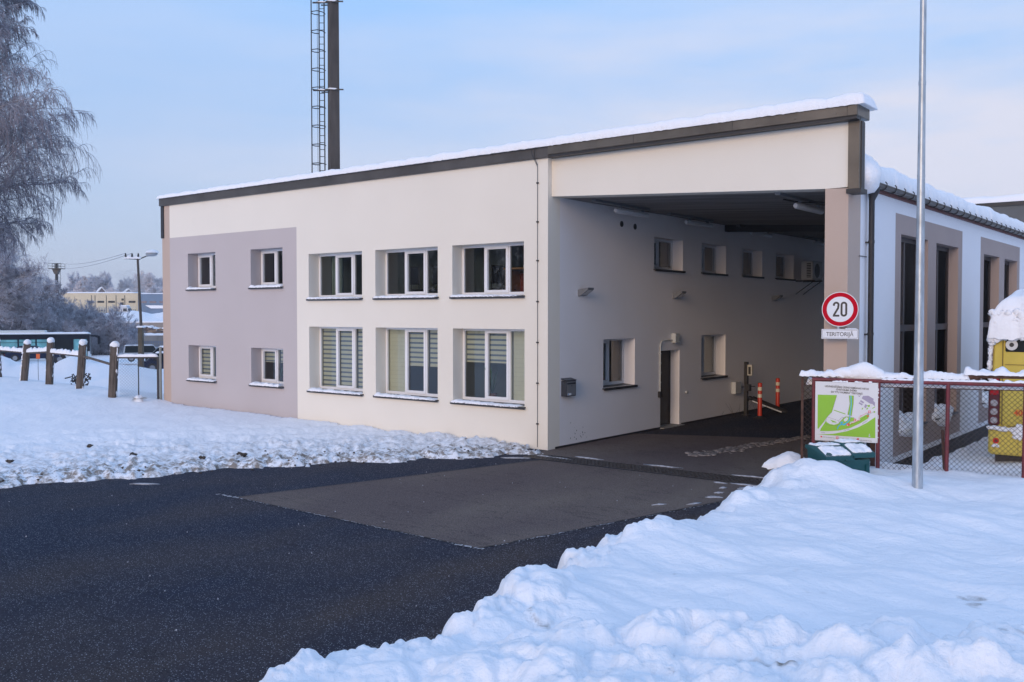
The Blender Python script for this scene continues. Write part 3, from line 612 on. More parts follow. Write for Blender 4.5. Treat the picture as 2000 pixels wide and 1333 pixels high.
# facade windows
for i, h in enumerate(small_up): window(MF, *h, 2, 0, .36, .045, seed=i + 1)
window(MF, *small_lo[0], 2, 0, .36, .045, [('stripe', .9), ('stripe', .9)], 3); window(MF, *small_lo[1], 2, 0, .36, .05, [('stripe', .38), ('stripe', .38)], 4)
for i, h in enumerate(big_u): window(MF, *h, 3, 1, .36, .035, seed=i + 5)
window(MF, *big_l[0], 3, 1, .36, .05, [('stripe', 1), ('stripe', 1), ('stripe', 1)], 9)
window(MF, *big_l[1], 3, 1, .36, .045, [('solid', 1), ('stripe', .56), ('stripe', .56)], 11)
window(MF, *big_l[2], 3, 1, .36, .04, [('stripe', .46), ('stripe', .46), ('solid', 1)], 13)
FRB = pm('window_frame_grey', (.62, .64, .68), .4)
for i, h in enumerate(sd_lo): window(MS, *h, 2, 0, .31, 0, [(None, 0), ('solid', 1)] if i else None, fm=FRB, seed=i)
for i, h in enumerate(sd_up): window(MS, *h, 2, 0, .31, 0, fm=FRB, seed=i)
# door
b = bm_(MS); u0, u1, z0, z1 = door_h
b.box(u0, u0 + .05, .27, .35, z0, z1); b.box(u1 - .05, u1, .27, .35, z0, z1); b.box(u0 + .05, u1 - .05, .27, .35, z1 - .05, z1); b.box(u0 + .05, u1 - .05, .285, .33, z0 + .005, z1 - .05)
BRN = pm('dark_brown_door', (.032, .022, .02), .5, var=(4, .2))
dr = b.build('door', BRN, bld)
for z in (.35, 1.05, 1.75): b = bm_(MS); b.tube([(u1 - .06, .265, z), (u1 - .06, .265, z + .11)], .012, 8); b.build('hinge', DARK, dr)
b = bm_(MS); b.tube([(u0 + .12, .28, 1.0), (u0 + .12, .23, 1.0), (u0 + .23, .23, 1.0)], .011, 8); b.box(u0 + .09, u0 + .15, .278, .285, .9, 1.1); b.build('handle', MATS['near_black_metal'], dr)
b = bm_(MS); b.box(u0 - .0, u1 + .1, -.12, .28, -.02, .022); b.build('threshold', pm('step_concrete', (.3, .29, .28), .8, var=(6, .3)), bld)
b = bm_(); b.box(XC, XC + .012, 17.0, 21.68, 0, .045); b.box(XC, XC + .012, 22.84, 44, 0, .045); b.build('base_strip', DARK, bld)
b = bm_(); rr = random.Random(8)
for k in range(16): b.blob((XC + .001, 17.4 + abs(rr.gauss(0, .55)), .12 + abs(rr.gauss(0, .16))), .003, rr.uniform(.004, .016), rr.uniform(.004, .022), 6, 4, k, .2)
b.build('mud_spots', pm('mud', (.03, .025, .02), .9), bld)
b = bm_(MS)
for y, z in ((19.76, 5.18), (20.39, 5.16)): b.tube([(y, -.012, z), (y, .03, z)], .075, 20, 0); b.disc((y, -.013, z), .062, 'y', 20, 1)
b.build('vent_hole', [pm('vent_rim', (.12, .12, .13), .6), DARK], bld)
# wing windows: dark frames, one transom, dark glass with brown boards behind
DFR = pm('dark_window_frame', (.03, .024, .03), .4); BOARD = pm('brown_board', (.13, .085, .07), .7, var=(2, .2))
for i, (a, c, e, f) in enumerate(wg):
    b = bm_(MW); d = .22
    b.box(a, a + .10, d, d + .08, e, f); b.box(c - .10, c, d, d + .08, e, f); b.box(a + .1, c - .1, d, d + .08, f - .1, f); b.box(a + .1, c - .1, d, d + .08, e, e + .1); b.box(a + .1, c - .1, d - .02, d + .08, 2.62, 2.76)
    b.box((a + c) / 2 - .05, (a + c) / 2 + .05, d, d + .08, e + .1, 2.62); b.box((a + c) / 2 - .05, (a + c) / 2 + .05, d, d + .08, 2.76, f - .1)
    f_ = b.build('window', DFR, bld)
    b = bm_(MW); b.quad((a + .05, d + .04, e + .05), (c - .05, d + .04, e + .05), (c - .05, d + .04, f - .05), (a + .05, d + .04, f - .05)); b.build('pane', GLASS, f_)
    if i < 4: b = bm_(MW); b.box((a + c) / 2 + .06, c, .26, .29, e, f); b.build('blind', BOARD, f_)
    b = bm_(MW); b.box(a + .002, c - .002, -.05, d, e - .02, e + .012); b.build('sill', SILLM, f_)
    b = bm_(MW); b.blob(((a + c) / 2 - .12, .08, e + .0), (c - a) * .50, .17, .26, 16, 8, i, .2); b.blob((a + .35, .1, e + .08), .34, .14, .28, 12, 8, i + 9, .2)
    b.build('snow', SNOW, f_)
# interior of the offices
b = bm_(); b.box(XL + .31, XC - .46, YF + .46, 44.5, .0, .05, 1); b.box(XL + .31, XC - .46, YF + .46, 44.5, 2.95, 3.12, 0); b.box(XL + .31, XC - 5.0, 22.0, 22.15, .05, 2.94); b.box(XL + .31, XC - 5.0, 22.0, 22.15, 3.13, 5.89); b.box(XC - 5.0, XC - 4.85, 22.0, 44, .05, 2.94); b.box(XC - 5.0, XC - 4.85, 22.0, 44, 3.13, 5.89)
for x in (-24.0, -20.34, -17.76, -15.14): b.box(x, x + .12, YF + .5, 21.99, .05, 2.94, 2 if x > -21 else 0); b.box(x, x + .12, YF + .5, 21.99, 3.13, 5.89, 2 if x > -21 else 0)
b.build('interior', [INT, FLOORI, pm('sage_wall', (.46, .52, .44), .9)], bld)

# ------------------------------------------------------------------ text and strokes
def text(name, body, size, M, mat_, parent, align='CENTER', sxx=1.0, ext=.0006, org=(0, 0, 0), bold=0):
    c = bpy.data.curves.new(name, 'FONT'); c.body = body; c.size = size; c.align_x = align; c.extrude = ext; c.offset = bold
    t = bpy.data.objects.new('tmp', c); COL.objects.link(t)
    me = bpy.data.meshes.new_from_object(t.evaluated_get(bpy.context.evaluated_depsgraph_get())); bpy.data.objects.remove(t)
    A = M @ Matrix.Rotation(math.pi / 2, 4, 'X') @ Matrix.Diagonal((sxx, 1, 1, 1)); me.transform(Matrix.Translation(-Vector(org)) @ A)
    me.materials.clear(); return link(me, name, mat_, parent)
def stroke(b, pts, w, y, m=0, closed=False):
    n = len(pts); V = [Vector((p[0], p[1])) for p in pts]; Lf = []; Rt = []
    for i in range(n):
        a = V[(i - 1) % n] if (closed or i > 0) else V[i]; c = V[(i + 1) % n] if (closed or i < n - 1) else V[i]
        d0 = (V[i] - a); d1 = (c - V[i]); d0 = d0.normalized() if d0.length > 1e-9 else d1.normalized(); d1 = d1.normalized() if d1.length > 1e-9 else d0
        n0 = Vector((-d0.y, d0.x)); n1 = Vector((-d1.y, d1.x)); nn = (n0 + n1).normalized(); k = w / 2 / max(.4, nn.dot(n0))
        Lf.append(V[i] + nn * k); Rt.append(V[i] - nn * k)
    vs = [(p.x, y, p.y) for p in Lf] + [(p.x, y, p.y) for p in Rt]
    b.add(vs, [(i, n + i, n + (i + 1) % n, (i + 1) % n) for i in range(n if closed else n - 1)], m)
def arc(cx, cz, r, a0, a1, n=12, rz=None):
    return [(cx + r * math.cos(R_(a0 + (a1 - a0) * i / n)), cz + (rz or r) * math.sin(R_(a0 + (a1 - a0) * i / n))) for i in range(n + 1)]
INK = pm('black_ink', (.02, .018, .02), .5); SGNW = pm('sign_white', (.74, .75, .78), .5, spec=.2); RED = pm('sign_red', (.50, .002, .018), .6, spec=.08)
GALV = pm('galvanised_steel', (.42, .46, .50), .42, .6, var=(14, .3), bump=(40, .15, .004), stretch=(1, 1, .25))

# ------------------------------------------------------------------ round speed sign on the pillar
sg = empty('speed_sign', (-5.735, 16.87, 0), 0, 'round red and white 20 sign with a TERITORIJĀ plate on the beige pillar', 'sign')
so_ = (-5.735, 16.87, 0); MSG = basis((-5.735, 16.60, 0), (math.cos(R_(14)), math.sin(R_(14)), 0), (-math.sin(R_(14)), math.cos(R_(14)), 0))
b = MB(MSG, so_); b.tube([(0, 0, 3.076), (0, .008, 3.076)], .306, 56, smooth=False); b.disc((0, -.0012, 3.076), .225, n=56); b.build('sign_disc', SGNW, sg)
b = MB(MSG, so_); b.disc((0, -.0018, 3.076), .294, n=56, r0=.222); b.build('red_ring', RED, sg)
b = MB(MSG, so_); w_ = .034; zc = 3.078
ox = .064; hw, hh = .039, .114
z0_ = [(ox + hw, zc - hh + hw * 1.2)] + [(ox + hw, zc + hh - hw)] + arc(ox, zc + hh - hw, hw, 0, 180, 12) + [(ox - hw, zc - hh + hw)] + arc(ox, zc - hh + hw, hw, 180, 360, 12)
stroke(b, z0_[1:], w_, -.0026, closed=True)
tx = -.064
two = [(tx - hw, zc + hh - .036 - .018)] + arc(tx, zc + hh - hw, hw, 180, -20, 14) + [(tx + hw * .80, zc + .018), (tx - hw * .95, zc - hh + .012), (tx - hw * .95, zc - hh - .0), (tx + hw + .012, zc - hh - .0)]
stroke(b, two[:-2], w_, -.0026); b.box(tx - hw - .016, tx + hw + .014, -.0030, -.0026, zc - hh - w_ / 2, zc - hh + w_ / 2 - .001)
b.build('numeral', INK, sg)
b = MB(MSG, so_); b.bbox(-.307, .307, -.004, .006, 2.556, 2.728, .003); pl_ = b.build('text_plate', SGNW, sg)
b = MB(MSG, so_); r_ = .018; rect = arc(.292 - r_, 2.713 - r_, r_, 0, 90, 5) + arc(-.292 + r_, 2.713 - r_, r_, 90, 180, 5) + arc(-.292 + r_, 2.571 + r_, r_, 180, 270, 5) + arc(.292 - r_, 2.571 + r_, r_, 270, 360, 5)
stroke(b, rect, .006, -.0052, closed=True); b.build('plate_border', pm('grey_ink', (.25, .26, .3), .5), pl_)
text('lettering', 'TERITORIJĀ', .100, MSG @ Matrix.Translation((0, -.0052, 2.606)), pm('dark_grey_ink', (.07, .07, .08), .5), pl_, sxx=.88, org=so_, bold=.0010)
snowcap(MSG, .08, .29, -.02, .015, 2.728, .014, .01, 5, .02, .01, .3, so_, nm='snow', parent=pl_)
b = MB(MSG, so_); b.tube([(-.03, .03, 2.58), (-.03, .03, 3.34)], .024, 12)
for z in (2.64, 2.95, 3.2): b.box(-.06, 0, .0, .27, z, z + .03)
b.build('bracket', GALV, sg)

# ------------------------------------------------------------------ tall galvanised pole
px_, py_ = -3.69, 13.89
pz = .50
po = empty('metal_pole', (px_, py_, pz), 0, 'tall galvanised steel pole rising from the snow in front of the red fence', 'pole')
b = MB(None, (px_, py_, pz)); b.tube([(px_, py_, .2), (px_, py_, 3.1), (px_, py_, 6.0), (px_, py_, 9.5)], [.074, .060, .046, .036], 24, smooth=True)
b.build('pole', GALV, po)
b = MB(None, (px_, py_, pz)); b.tube([(px_, py_, 6.17), (px_, py_, 6.22)], .050, 20); b.tube([(px_, py_, 4.9), (px_, py_, 4.93)], .055, 20); b.build('collar', GALV, po)

# ------------------------------------------------------------------ fences at the right
FU = Vector((3.02, .914, 0)).normalized(); FN = Vector((-FU.y, FU.x, 0)); FO = Vector((-5.867, 15.743, 0))
MFE = basis(FO, FU, FN)
PAINT = pm('old_red_paint', (.20, .022, .035), .55, var=(7, .5), bump=(25, .3, .01), col2=(.10, .02, .02)); RUST = pm('rusty_steel', (.085, .04, .028), .8, var=(9, .5), bump=(30, .4, .01)); WIRE = pm('rusty_wire', (.07, .045, .04), .6, .3)
def mesh_wires(b, u0, u1, z0, z1, p, r, y, yf=None, seed=0):
    """chain-link: two families of zigzag diagonals, one in front of the other"""
    rg = random.Random(seed)
    for sgn in (1, -1):
        k = u0 - (z1 - z0) if sgn > 0 else u0
        while k < u1 + (0 if sgn > 0 else (z1 - z0)):
            a = (k, z0); e = (k + sgn * (z1 - z0), z1)
            (xa, za), (xb, zb) = a, e
            def clip(xa, za, xb, zb):
                t0, t1 = 0., 1.; dx = xb - xa
                for lim, s in ((u0, 1), (u1, -1)):
                    va = (xa - lim) * s; vb = (xb - lim) * s
                    if va < 0 and vb < 0: return None
                    if va < 0: t0 = max(t0, va / (va - vb))
                    if vb < 0: t1 = min(t1, va / (va - vb))
                return (t0, t1) if t1 > t0 else None
            c = clip(xa, za, xb, zb)
            if c:
                P = lambda t: (xa + (xb - xa) * t, y + sgn * r * .9 + .012 * math.sin(9 * (xa + (xb - xa) * t) + za), za + (zb - za) * t)
                n = 4; b.tube([P(c[0] + (c[1] - c[0]) * i / n) for i in range(n + 1)], r, 3, cap=False, smooth=True)
            k += p
FB = (FO.x, FO.y, .5)
fr = empty('red_mesh_fence', FB, 0, 'red painted pipe frame fence with chain-link mesh between the board and the yellow bus', 'fence')
b = MB(MFE, FB)
for t in (2.06, 3.17, 4.35): b.tube([(t, 0, .25), (t + .01, 0, 1.87)], .032, 10); 
b.build('post', PAINT, fr)
for t in (0.0, 1.02):
    b = MB(MFE, FB); b.tube([(t, 0, .22), (t, 0, 1.88)], .034, 10); b.build('post', PAINT, fr)
b = MB(MFE, FB); b.tube([(-.03, 0, 1.885), (2.5, 0, 1.875), (5.4, 0, 1.88)], .034, 10); b.build('top_rail', PAINT, fr)
b = MB(MFE, FB); mesh_wires(b, 1.05, 5.4, .42, 1.86, .082, .0036, .03, seed=1); b.build('chain_link', WIRE, fr)
snowcap(MFE, 1.06, 5.4, -.02, .05, 1.905, .03, .03, 8, .03, .015, .6, FB, lump=.9, nm='snow_cap', parent=fr)
rf_ = empty('rusty_mesh_fence', (FO.x, FO.y, .45), 0, 'rusty brown steel fence carrying a thick line of snow, just behind the red one', 'fence'); FB2 = (FO.x, FO.y, .45); yb = .16
b = MB(MFE, FB2); b.box(-.22, -.18, yb - .02, yb + .02, .25, 1.93); b.build('post', RUST, rf_)
b = MB(MFE, FB2); b.box(.90, .98, yb - .04, yb + .04, .2, 1.9); b.build('post', RUST, rf_)
b = MB(MFE, FB2); b.box(-.22, 2.55, yb - .02, yb + .02, 1.925, 1.965); b.add([(2.3, yb - .025, 1.955), (5.4, yb - .025, 1.975), (5.4, yb + .02, 1.975), (2.3, yb + .02, 1.955), (2.3, yb - .025, 2.015), (5.4, yb - .025, 2.03), (5.4, yb + .02, 2.03), (2.3, yb + .02, 2.015)], [(0, 3, 2, 1), (4, 5, 6, 7), (0, 1, 5, 4), (1, 2, 6, 5), (2, 3, 7, 6), (3, 0, 4, 7)]); b.box(-.18, 5.4, yb + .10, yb + .14, 1.76, 1.79); b.build('rail', RUST, rf_)
b = MB(MFE, FB2); mesh_wires(b, -.18, 0.9, .35, 1.92, .09, .0036, yb, seed=3); b.build('chain_link', WIRE, rf_)
b = MB(MFE, FB2); b.tube([(2.05, .1, .25), (2.0, .1, 1.1)], .03, 6); b.build('brace', RUST, rf_)
snowcap(MFE, -.25, 2.4, yb - .085, yb + .10, 1.955, .085, .07, 12, .03, .03, .45, FB2, lump=.9, nm='snow_cap', parent=rf_, droop=.5)
snowcap(MFE, 2.3, 5.4, yb - .09, yb + .10, 2.02, .10, .07, 15, .03, .03, .3, FB2, t1=.13, lump=.7, nm='snow_cap', parent=rf_, droop=.2)
b = MB(MFE, FB2); b.blob((.78, yb + .03, 1.98), .34, .15, .20, 18, 8, 3, .12); b.blob((.55, yb + .03, 1.98), .3, .12, .11, 16, 8, 5, .12); b.build('snow_cap', SNOW, rf_)
snowcap(MFE, -.15, 5.4, yb + .08, yb + .20, 1.79, .06, .05, 19, .04, .03, .5, FB2, lump=.9, nm='snow_cap', parent=rf_, droop=.4)

# ------------------------------------------------------------------ information board wired to the red fence
BDM = basis(FO + FU * .025 - FN * .05, FU, FN); BB = (FO.x, FO.y, .85)
bd = empty('map_board', BB, 0, 'white board with a green site map wired to the red fence', 'information board')
bw, z_t, z_b = .99, 1.856, .858
def BU(x, y, dy=0):
    u = (x - 65) / 1150; v = (y - 30 - 60 * u) / 1155
    return (u * bw, -.003 - dy, z_t - v * (z_t - z_b))
b = MB(BDM, BB); b.box(0, bw, 0, .006, z_b, z_t); b.build('panel', pm('board_white', (.66, .66, .68), .4), bd)
GR_ = pm('map_green', (.24, .50, .025), .5); BLU = pm('map_blue', (.01, .42, .72), .5); GRY = pm('map_grey', (.33, .29, .40), .5); RD2 = pm('map_red', (.72, .03, .05), .5)
b = MB(BDM, BB)
def bp_(pts, m, dy): b.poly([BU(x, y, dy) for x, y in pts][::-1], m)
def bs_(pts, w, m, dy):
    P3 = [BU(x, y) for x, y in pts]; stroke(b, [(p[0], p[2]) for p in P3], w, -.003 - dy, m)
bp_([(112, 292), (465, 308), (455, 350), (375, 640), (290, 730), (235, 820), (150, 930), (130, 962), (112, 955)], 0, 0)
bp_([(690, 320), (775, 325), (770, 480), (740, 712), (668, 690), (705, 480)], 0, 0)
bp_([(160, 1005), (175, 955), (245, 850), (290, 780), (330, 860), (420, 890), (500, 860), (590, 760), (640, 730), (780, 755), (800, 812), (720, 830), (700, 880), (900, 800), (890, 760), (1000, 700), (1050, 690), (1060, 720), (1040, 770), (900, 860), (720, 950), (500, 1000), (300, 1010)], 0, 0)
bp_([(115, 1070), (400, 1063), (650, 1015), (850, 945), (1010, 860), (1170, 745), (1172, 1150)], 0, 0)
bp_([(412, 592), (630, 672), (622, 686), (412, 606)], 0, 0); bp_([(1110, 575), (1162, 540), (1165, 555), (1118, 585)], 0, 0); bp_([(1125, 650), (1165, 625), (1165, 665)], 0, 0); bp_([(1015, 520), (1070, 505), (1068, 545), (1040, 550)], 0, 0); bp_([(1000, 590), (1025, 560), (1042, 572), (1020, 598)], 0, 0); bp_([(920, 590), (940, 560), (955, 568), (932, 600)], 0, 0)
bp_([(945, 335), (1040, 332), (1138, 395), (1130, 430), (1160, 465), (1160, 540), (1110, 490), (1080, 488), (920, 380)], 2, 0)
bp_([(905, 412), (966, 455), (950, 480), (888, 437)], 2, 0); bp_([(880, 452), (942, 492), (926, 518), (864, 477)], 2, 0); bp_([(985, 495), (1022, 512), (1000, 572), (966, 550)], 2, 0); bp_([(848, 325), (900, 330), (880, 352)], 2, 0); bp_([(1015, 680), (1045, 660), (1060, 690), (1035, 700)], 2, .0008)
bp_([(600, 780), (650, 740), (680, 760), (660, 810), (620, 825), (598, 810)], 4, .0006); bp_([(275, 800), (300, 775), (345, 785), (365, 830), (455, 840), (480, 860), (420, 885), (340, 870), (280, 830)], 4, .0006)
bp_([(345, 782), (465, 832), (452, 845), (395, 838)], 0, .001)
bs_([(722, 325), (730, 400), (732, 500), (722, 600), (712, 660), (708, 740), (700, 800), (660, 845), (600, 880), (560, 885), (545, 840), (580, 835), (545, 880), (500, 915), (480, 970)], .013, 1, .0012)
bp_([(560, 880), (620, 860), (660, 870), (600, 900)], 1, .0014)
for pts in ([(465, 308), (455, 350), (375, 640), (290, 730), (245, 850), (320, 890), (465, 908), (590, 760), (640, 715), (780, 750), (815, 790)], [(290, 730), (500, 808), (570, 735), (600, 750), (520, 840), (500, 808)], [(690, 860), (780, 820)], [(705, 895), (850, 835), (920, 790), (960, 755), (1165, 625)], [(775, 325), (770, 480), (740, 712)], [(690, 320), (705, 480), (668, 690), (740, 712)]): bs_(pts, .0024, 5, .0016)
for pts in ([(735, 862), (800, 845), (850, 810), (885, 795), (870, 750), (910, 720), (1030, 655)],):
    for i in range(len(pts) - 1):
        (xa, ya), (xb_, yb_) = pts[i], pts[i + 1]; n = max(1, int(math.hypot(xb_ - xa, yb_ - ya) / 22))
        for k in range(n): bs_([(xa + (xb_ - xa) * k / n, ya + (yb_ - ya) * k / n), (xa + (xb_ - xa) * (k + .62) / n, ya + (yb_ - ya) * (k + .62) / n)], .006, 3, .0018)
def bcirc(x, y, r, m, dy):
    c = BU(x, y); b.poly([(c[0] + r * math.cos(t * math.pi / 8), -.003 - dy, c[2] + r * math.sin(t * math.pi / 8)) for t in range(16)], m)
bcirc(1035, 725, .014, 3, .0018); bcirc(185, 1115, .014, 3, .0018); bcirc(745, 860, .008, 3, .002); bcirc(855, 810, .008, 3, .002); bcirc(912, 718, .008, 3, .002)
for (x, y) in ((1062, 642), (800, 797), (480, 1137)):
    bp_([(x - 22, y - 22), (x + 22, y - 22), (x + 22, y + 22), (x - 22, y + 22)], 3, .002); bp_([(x - 5, y - 16), (x + 5, y - 16), (x + 5, y + 16), (x - 5, y + 16)], 4, .0024); bp_([(x - 16, y - 5), (x + 16, y - 5), (x + 16, y + 5), (x - 16, y + 5)], 4, .0026)
bp_([(650, 860), (706, 862), (706, 912), (650, 910)], 3, .002); bcirc(668, 895, .009, 4, .0024); bp_([(850, 1150), (876, 1150), (876, 1185), (832, 1175)], 3, .002)
bp_([(1050, 1118), (1067, 1058), (1084, 1122)], 4, .001); bs_([(1060, 1108), (1067, 1080), (1074, 1110)], .003, 5, .0016)
b.build('map_print', [GR_, BLU, GRY, RD2, pm('map_white', (.66, .66, .68), .5), INK], bd)
def bt(s, x, y, size, sx_=1., al='CENTER', rot=0., bold=.0):
    p = BU(x, y); text('lettering', s, size, BDM @ Matrix.Translation((p[0], -.0045, p[2])) @ Matrix.Rotation(rot, 4, 'Y'), INK, bd, al, sx_, .0003, BB, bold)
bt('UGUNSDZĒSĪBAS ŪDENS ŅEMŠANAS VIETAS', 645, 182, .043, .80, rot=.045, bold=.0005); bt('IZVIETOJUMA SHĒMA', 640, 232, .043, .80, rot=.045, bold=.0005); bt('SIA "VTU VALMIERA" TERITORIJĀ', 645, 284, .043, .80, rot=.045, bold=.0005)
for (x, y, n, ro) in ((220, 1038, 5, 0), (660, 985, 8, -.25), (985, 838, 8, -.62), (330, 1135, 17, .06), (1010, 1198, 16, .05), (560, 1150, 7, .05)):
    b = MB(BDM @ Matrix.Translation((BU(x, y)[0], -.0042, BU(x, y)[2])) @ Matrix.Rotation(ro, 4, 'Y'), BB); rr = random.Random(x)
    for k in range(n): u = (k - n / 2) * .012; stroke(b, [(u, -.005), (u + .003, .006), (u + .007, -.004)] if k % 3 else [(u, -.005), (u, .005), (u + .006, .004)], .0022, 0)
    b.build('fine_print', INK, bd)
b = MB(BDM, BB)
for (u, z) in ((.01, z_t - .01), (bw - .01, z_t - .01), (.01, (z_t + z_b) / 2), (bw - .01, (z_t + z_b) / 2), (.01, z_b + .02), (bw - .01, z_b + .02)): b.tube([(u - .02, .03, z), (u, -.012, z), (u + .015, .02, z)], .003, 5)
b.build('wire_tie', GALV, bd)
b = MB(BDM, BB); rr = random.Random(3)
for k in range(9): b.blob((rr.uniform(.3, .98), -.002, z_t + .005), rr.uniform(.015, .05), .012, rr.uniform(.008, .02), 8, 5, k, .2)
for k in range(9): b.blob((bw + .008, 0, rr.uniform(z_b, z_t - .05)), .006, .008, rr.uniform(.008, .02), 6, 4, k, .2)
b.build('snow', SNOW, bd)

# ------------------------------------------------------------------ green grit bin, half buried
BINM = Matrix.Translation((-5.27, 14.66, 0)) @ Matrix.Rotation(R_(52), 4, 'Z'); BN = (-5.27, 14.66, .35)
GRN = pm('dark_green_plastic', (.008, .075, .082), .38, bump=(60, .1, .004))
bi = empty('grit_bin', BN, 0, 'dark green plastic grit bin with snowy lid in front of the map board', 'bin')
b = MB(BINM, BN); Wb, Db = .82, .56
b.add([(.05, .05, .05), (Wb - .05, .05, .05), (Wb - .05, Db - .03, .05), (.05, Db - .03, .05), (.015, .015, .68), (Wb - .015, .015, .68), (Wb - .015, Db - .01, .80), (.015, Db - .01, .80)], [(0, 3, 2, 1), (4, 5, 6, 7), (0, 1, 5, 4), (1, 2, 6, 5), (2, 3, 7, 6), (3, 0, 4, 7)])
for u in (.03, Wb - .09): b.box(u, u + .06, .0, .03, .1, .60)
b.build('body', GRN, bi)
for (u0_, u1_, zz) in ((-.01, .50, 0), (.46, Wb + .05, .035)):
    b = MB(BINM, BN); z = .70 + zz
    b.add([(u0_, -.03, z - .02), (u1_, -.03, z - .02), (u1_, Db + .02, z + .12), (u0_, Db + .02, z + .12), (u0_, -.03, z + .05), (u1_, -.03, z + .05), (u1_ - .02, Db * .55, z + .18), (u0_ + .02, Db * .55, z + .18), (u1_, Db + .02, z + .17), (u0_, Db + .02, z + .17)],
          [(0, 3, 2, 1), (0, 1, 5, 4), (4, 5, 6, 7), (7, 6, 8, 9), (1, 2, 8, 6, 5), (0, 4, 7, 9, 3), (2, 3, 9, 8)])
    l_ = b.build('lid', GRN, bi)
    Ml = BINM @ Matrix.Translation((0, -.03, z + .053)) @ Matrix.Rotation(math.atan2(.13, Db * .55 + .03), 4, 'X')
    snowcap(Ml, u0_ + .03, u1_ - .03, .03, Db * .55, 0, .016, .05, 3 + int(zz * 100), .02, .02, .5, BN, lump=2.2, nm='snow', parent=l_)
    Ml = BINM @ Matrix.Translation((0, Db * .55, z + .183)) @ Matrix.Rotation(-.02, 4, 'X')
    snowcap(Ml, u0_ + .03, u1_ - .03, .0, Db * .42, 0, .02, .05, 6 + int(zz * 100), .02, .02, .5, BN, lump=1.8, nm='snow', parent=l_)
b = MB(BINM, BN); b.quad((Wb - .28, .013, .36), (Wb - .06, .013, .36), (Wb - .06, .010, .46), (Wb - .28, .010, .46)); b.build('sticker', pm('yellow_sticker', (.75, .62, .03), .5), bi)
b = MB(BINM, BN); b.tube([(.22, -.035, .70), (.22, -.05, .66), (.34, -.05, .66), (.34, -.035, .70)], .012, 6); b.build('handle', GRN, bi)

# concrete guard block by the pillar
cb = empty('concrete_block', (-6.45, 16.35, 0), R_(-4), 'weathered concrete kerb block with a thick cap of snow at the foot of the pillar', 'block')
b = MB(); b.bbox(-.38, .45, -.22, .24, -.1, .26, .03); b.build('block', pm('weathered_concrete', (.33, .28, .22), .95, var=(6, .45), bump=(18, .7, .03)), cb)
snowcap(Mi, -.47, .55, -.30, .30, .255, .17, .13, 21, .03, .03, .35, parent=cb, nm='snow_cap', lump=.5, droop=.3)

# drain grate across the entrance
dg = empty('drain_grate', (-9.3, 15.82, 0), 0, 'long black steel drain grate across the passage entrance', 'drain grate')
b = MB(None, (-9.3, 15.82, 0)); b.quad((-11.95, 15.55, .006), (-6.65, 15.55, .006), (-6.65, 16.10, .006), (-11.95, 16.10, .006)); b.build('channel', pm('wet_black', (.022, .02, .02), .6), dg)
b = MB(None, (-9.3, 15.82, 0)); BAR = pm('worn_steel', (.11, .11, .12), .4, .8)
for y in (15.55, 15.68, 15.81, 15.94, 16.07): b.box(-11.95, -6.65, y, y + .025, .007, .022)
x = -11.95
while x < -6.66: b.box(x, x + .012, 15.576, 16.069, .007, .020); x += .085
b.build('grating', BAR, dg)

# ------------------------------------------------------------------ things on the passage wall
def at_wall(y, z): return (XC, y, z)
SLV = pm('silver_paint', (.30, .31, .34), .35, .5)
mbx = empty('mailbox', at_wall(17.42, 1.16), 0, 'dark grey wall mailbox with silver front near the building corner', 'mailbox'); o = at_wall(17.42, 1.16)
b = MB(MS, o); b.bbox(17.22, 17.60, -.15, 0, 1.15, 1.50, .008); b.add([(17.215, -.16, 1.50), (17.605, -.16, 1.50), (17.605, 0, 1.53), (17.215, 0, 1.53), (17.215, -.16, 1.515), (17.605, -.16, 1.515), (17.605, 0, 1.555), (17.215, 0, 1.555)], [(0, 3, 2, 1), (4, 5, 6, 7), (0, 1, 5, 4), (1, 2, 6, 5), (2, 3, 7, 6), (3, 0, 4, 7)]); b.build('box', pm('dark_blue_grey', (.03, .035, .05), .4), mbx)
b = MB(MS, o); b.box(17.25, 17.57, -.156, -.15, 1.17, 1.42); b.box(17.25, 17.57, -.156, -.15, 1.455, 1.485); fp = b.build('front_plate', SLV, mbx)
b = MB(MS, o); b.disc((17.42, -.158, 1.385), .014, 'y', 12); b.build('lock', DARK, mbx)
b = MB(MS, o); b.box(17.26, 17.40, -.1575, -.156, 1.18, 1.225, 0); b.box(17.265, 17.29, -.1582, -.1576, 1.185, 1.22, 1); b.build('sticker', [SGNW, pm('sticker_blue', (.03, .25, .6), .5)], mbx)
LG = pm('lamp_grey', (.17, .18, .20), .5, .3)
for i, (y, lb) in enumerate([(18.0, 'wedge shaped grey wall lamp nearest the building corner'), (22.46, 'wedge shaped grey wall lamp above the junction box and door'), (28.98, 'wedge shaped grey wall lamp deepest in the passage')]):
    e_ = empty('wall_lamp', (XC, y, 3.48), 0, lb, 'wall lamp', 'lamps along the passage wall')
    M_ = basis((0, 0, 0), (0, 1, 0), (-1, 0, 0))
    b = MB(M_); b.add([(-.12, 0, -.08), (.12, 0, -.08), (.12, -.10, -.06), (-.12, -.10, -.06), (-.12, 0, .07), (.12, 0, .07), (.12, -.28, .11), (-.12, -.28, .11), (-.12, -.28, .07), (.12, -.28, .07)],
        [(0, 3, 2, 1), (2, 3, 8, 9), (8, 7, 6, 9), (4, 5, 6, 7), (1, 2, 9, 6, 5), (0, 4, 7, 8, 3), (0, 1, 5, 4)]); b.build('housing', LG, e_)
    b = MB(M_); b.quad((-.10, -.12, -.054), (.10, -.12, -.054), (.10, -.26, .052), (-.10, -.26, .052)); b.build('lens', pm('lamp_lens', (.5, .5, .52), .2), e_)
PLG = pm('pale_grey_plastic', (.50, .52, .52), .5)
e_ = empty('junction_box', at_wall(22.4, 2.3), 0, 'pale grey junction box with bent conduit above the dark door', 'junction box'); o = at_wall(22.4, 2.3)
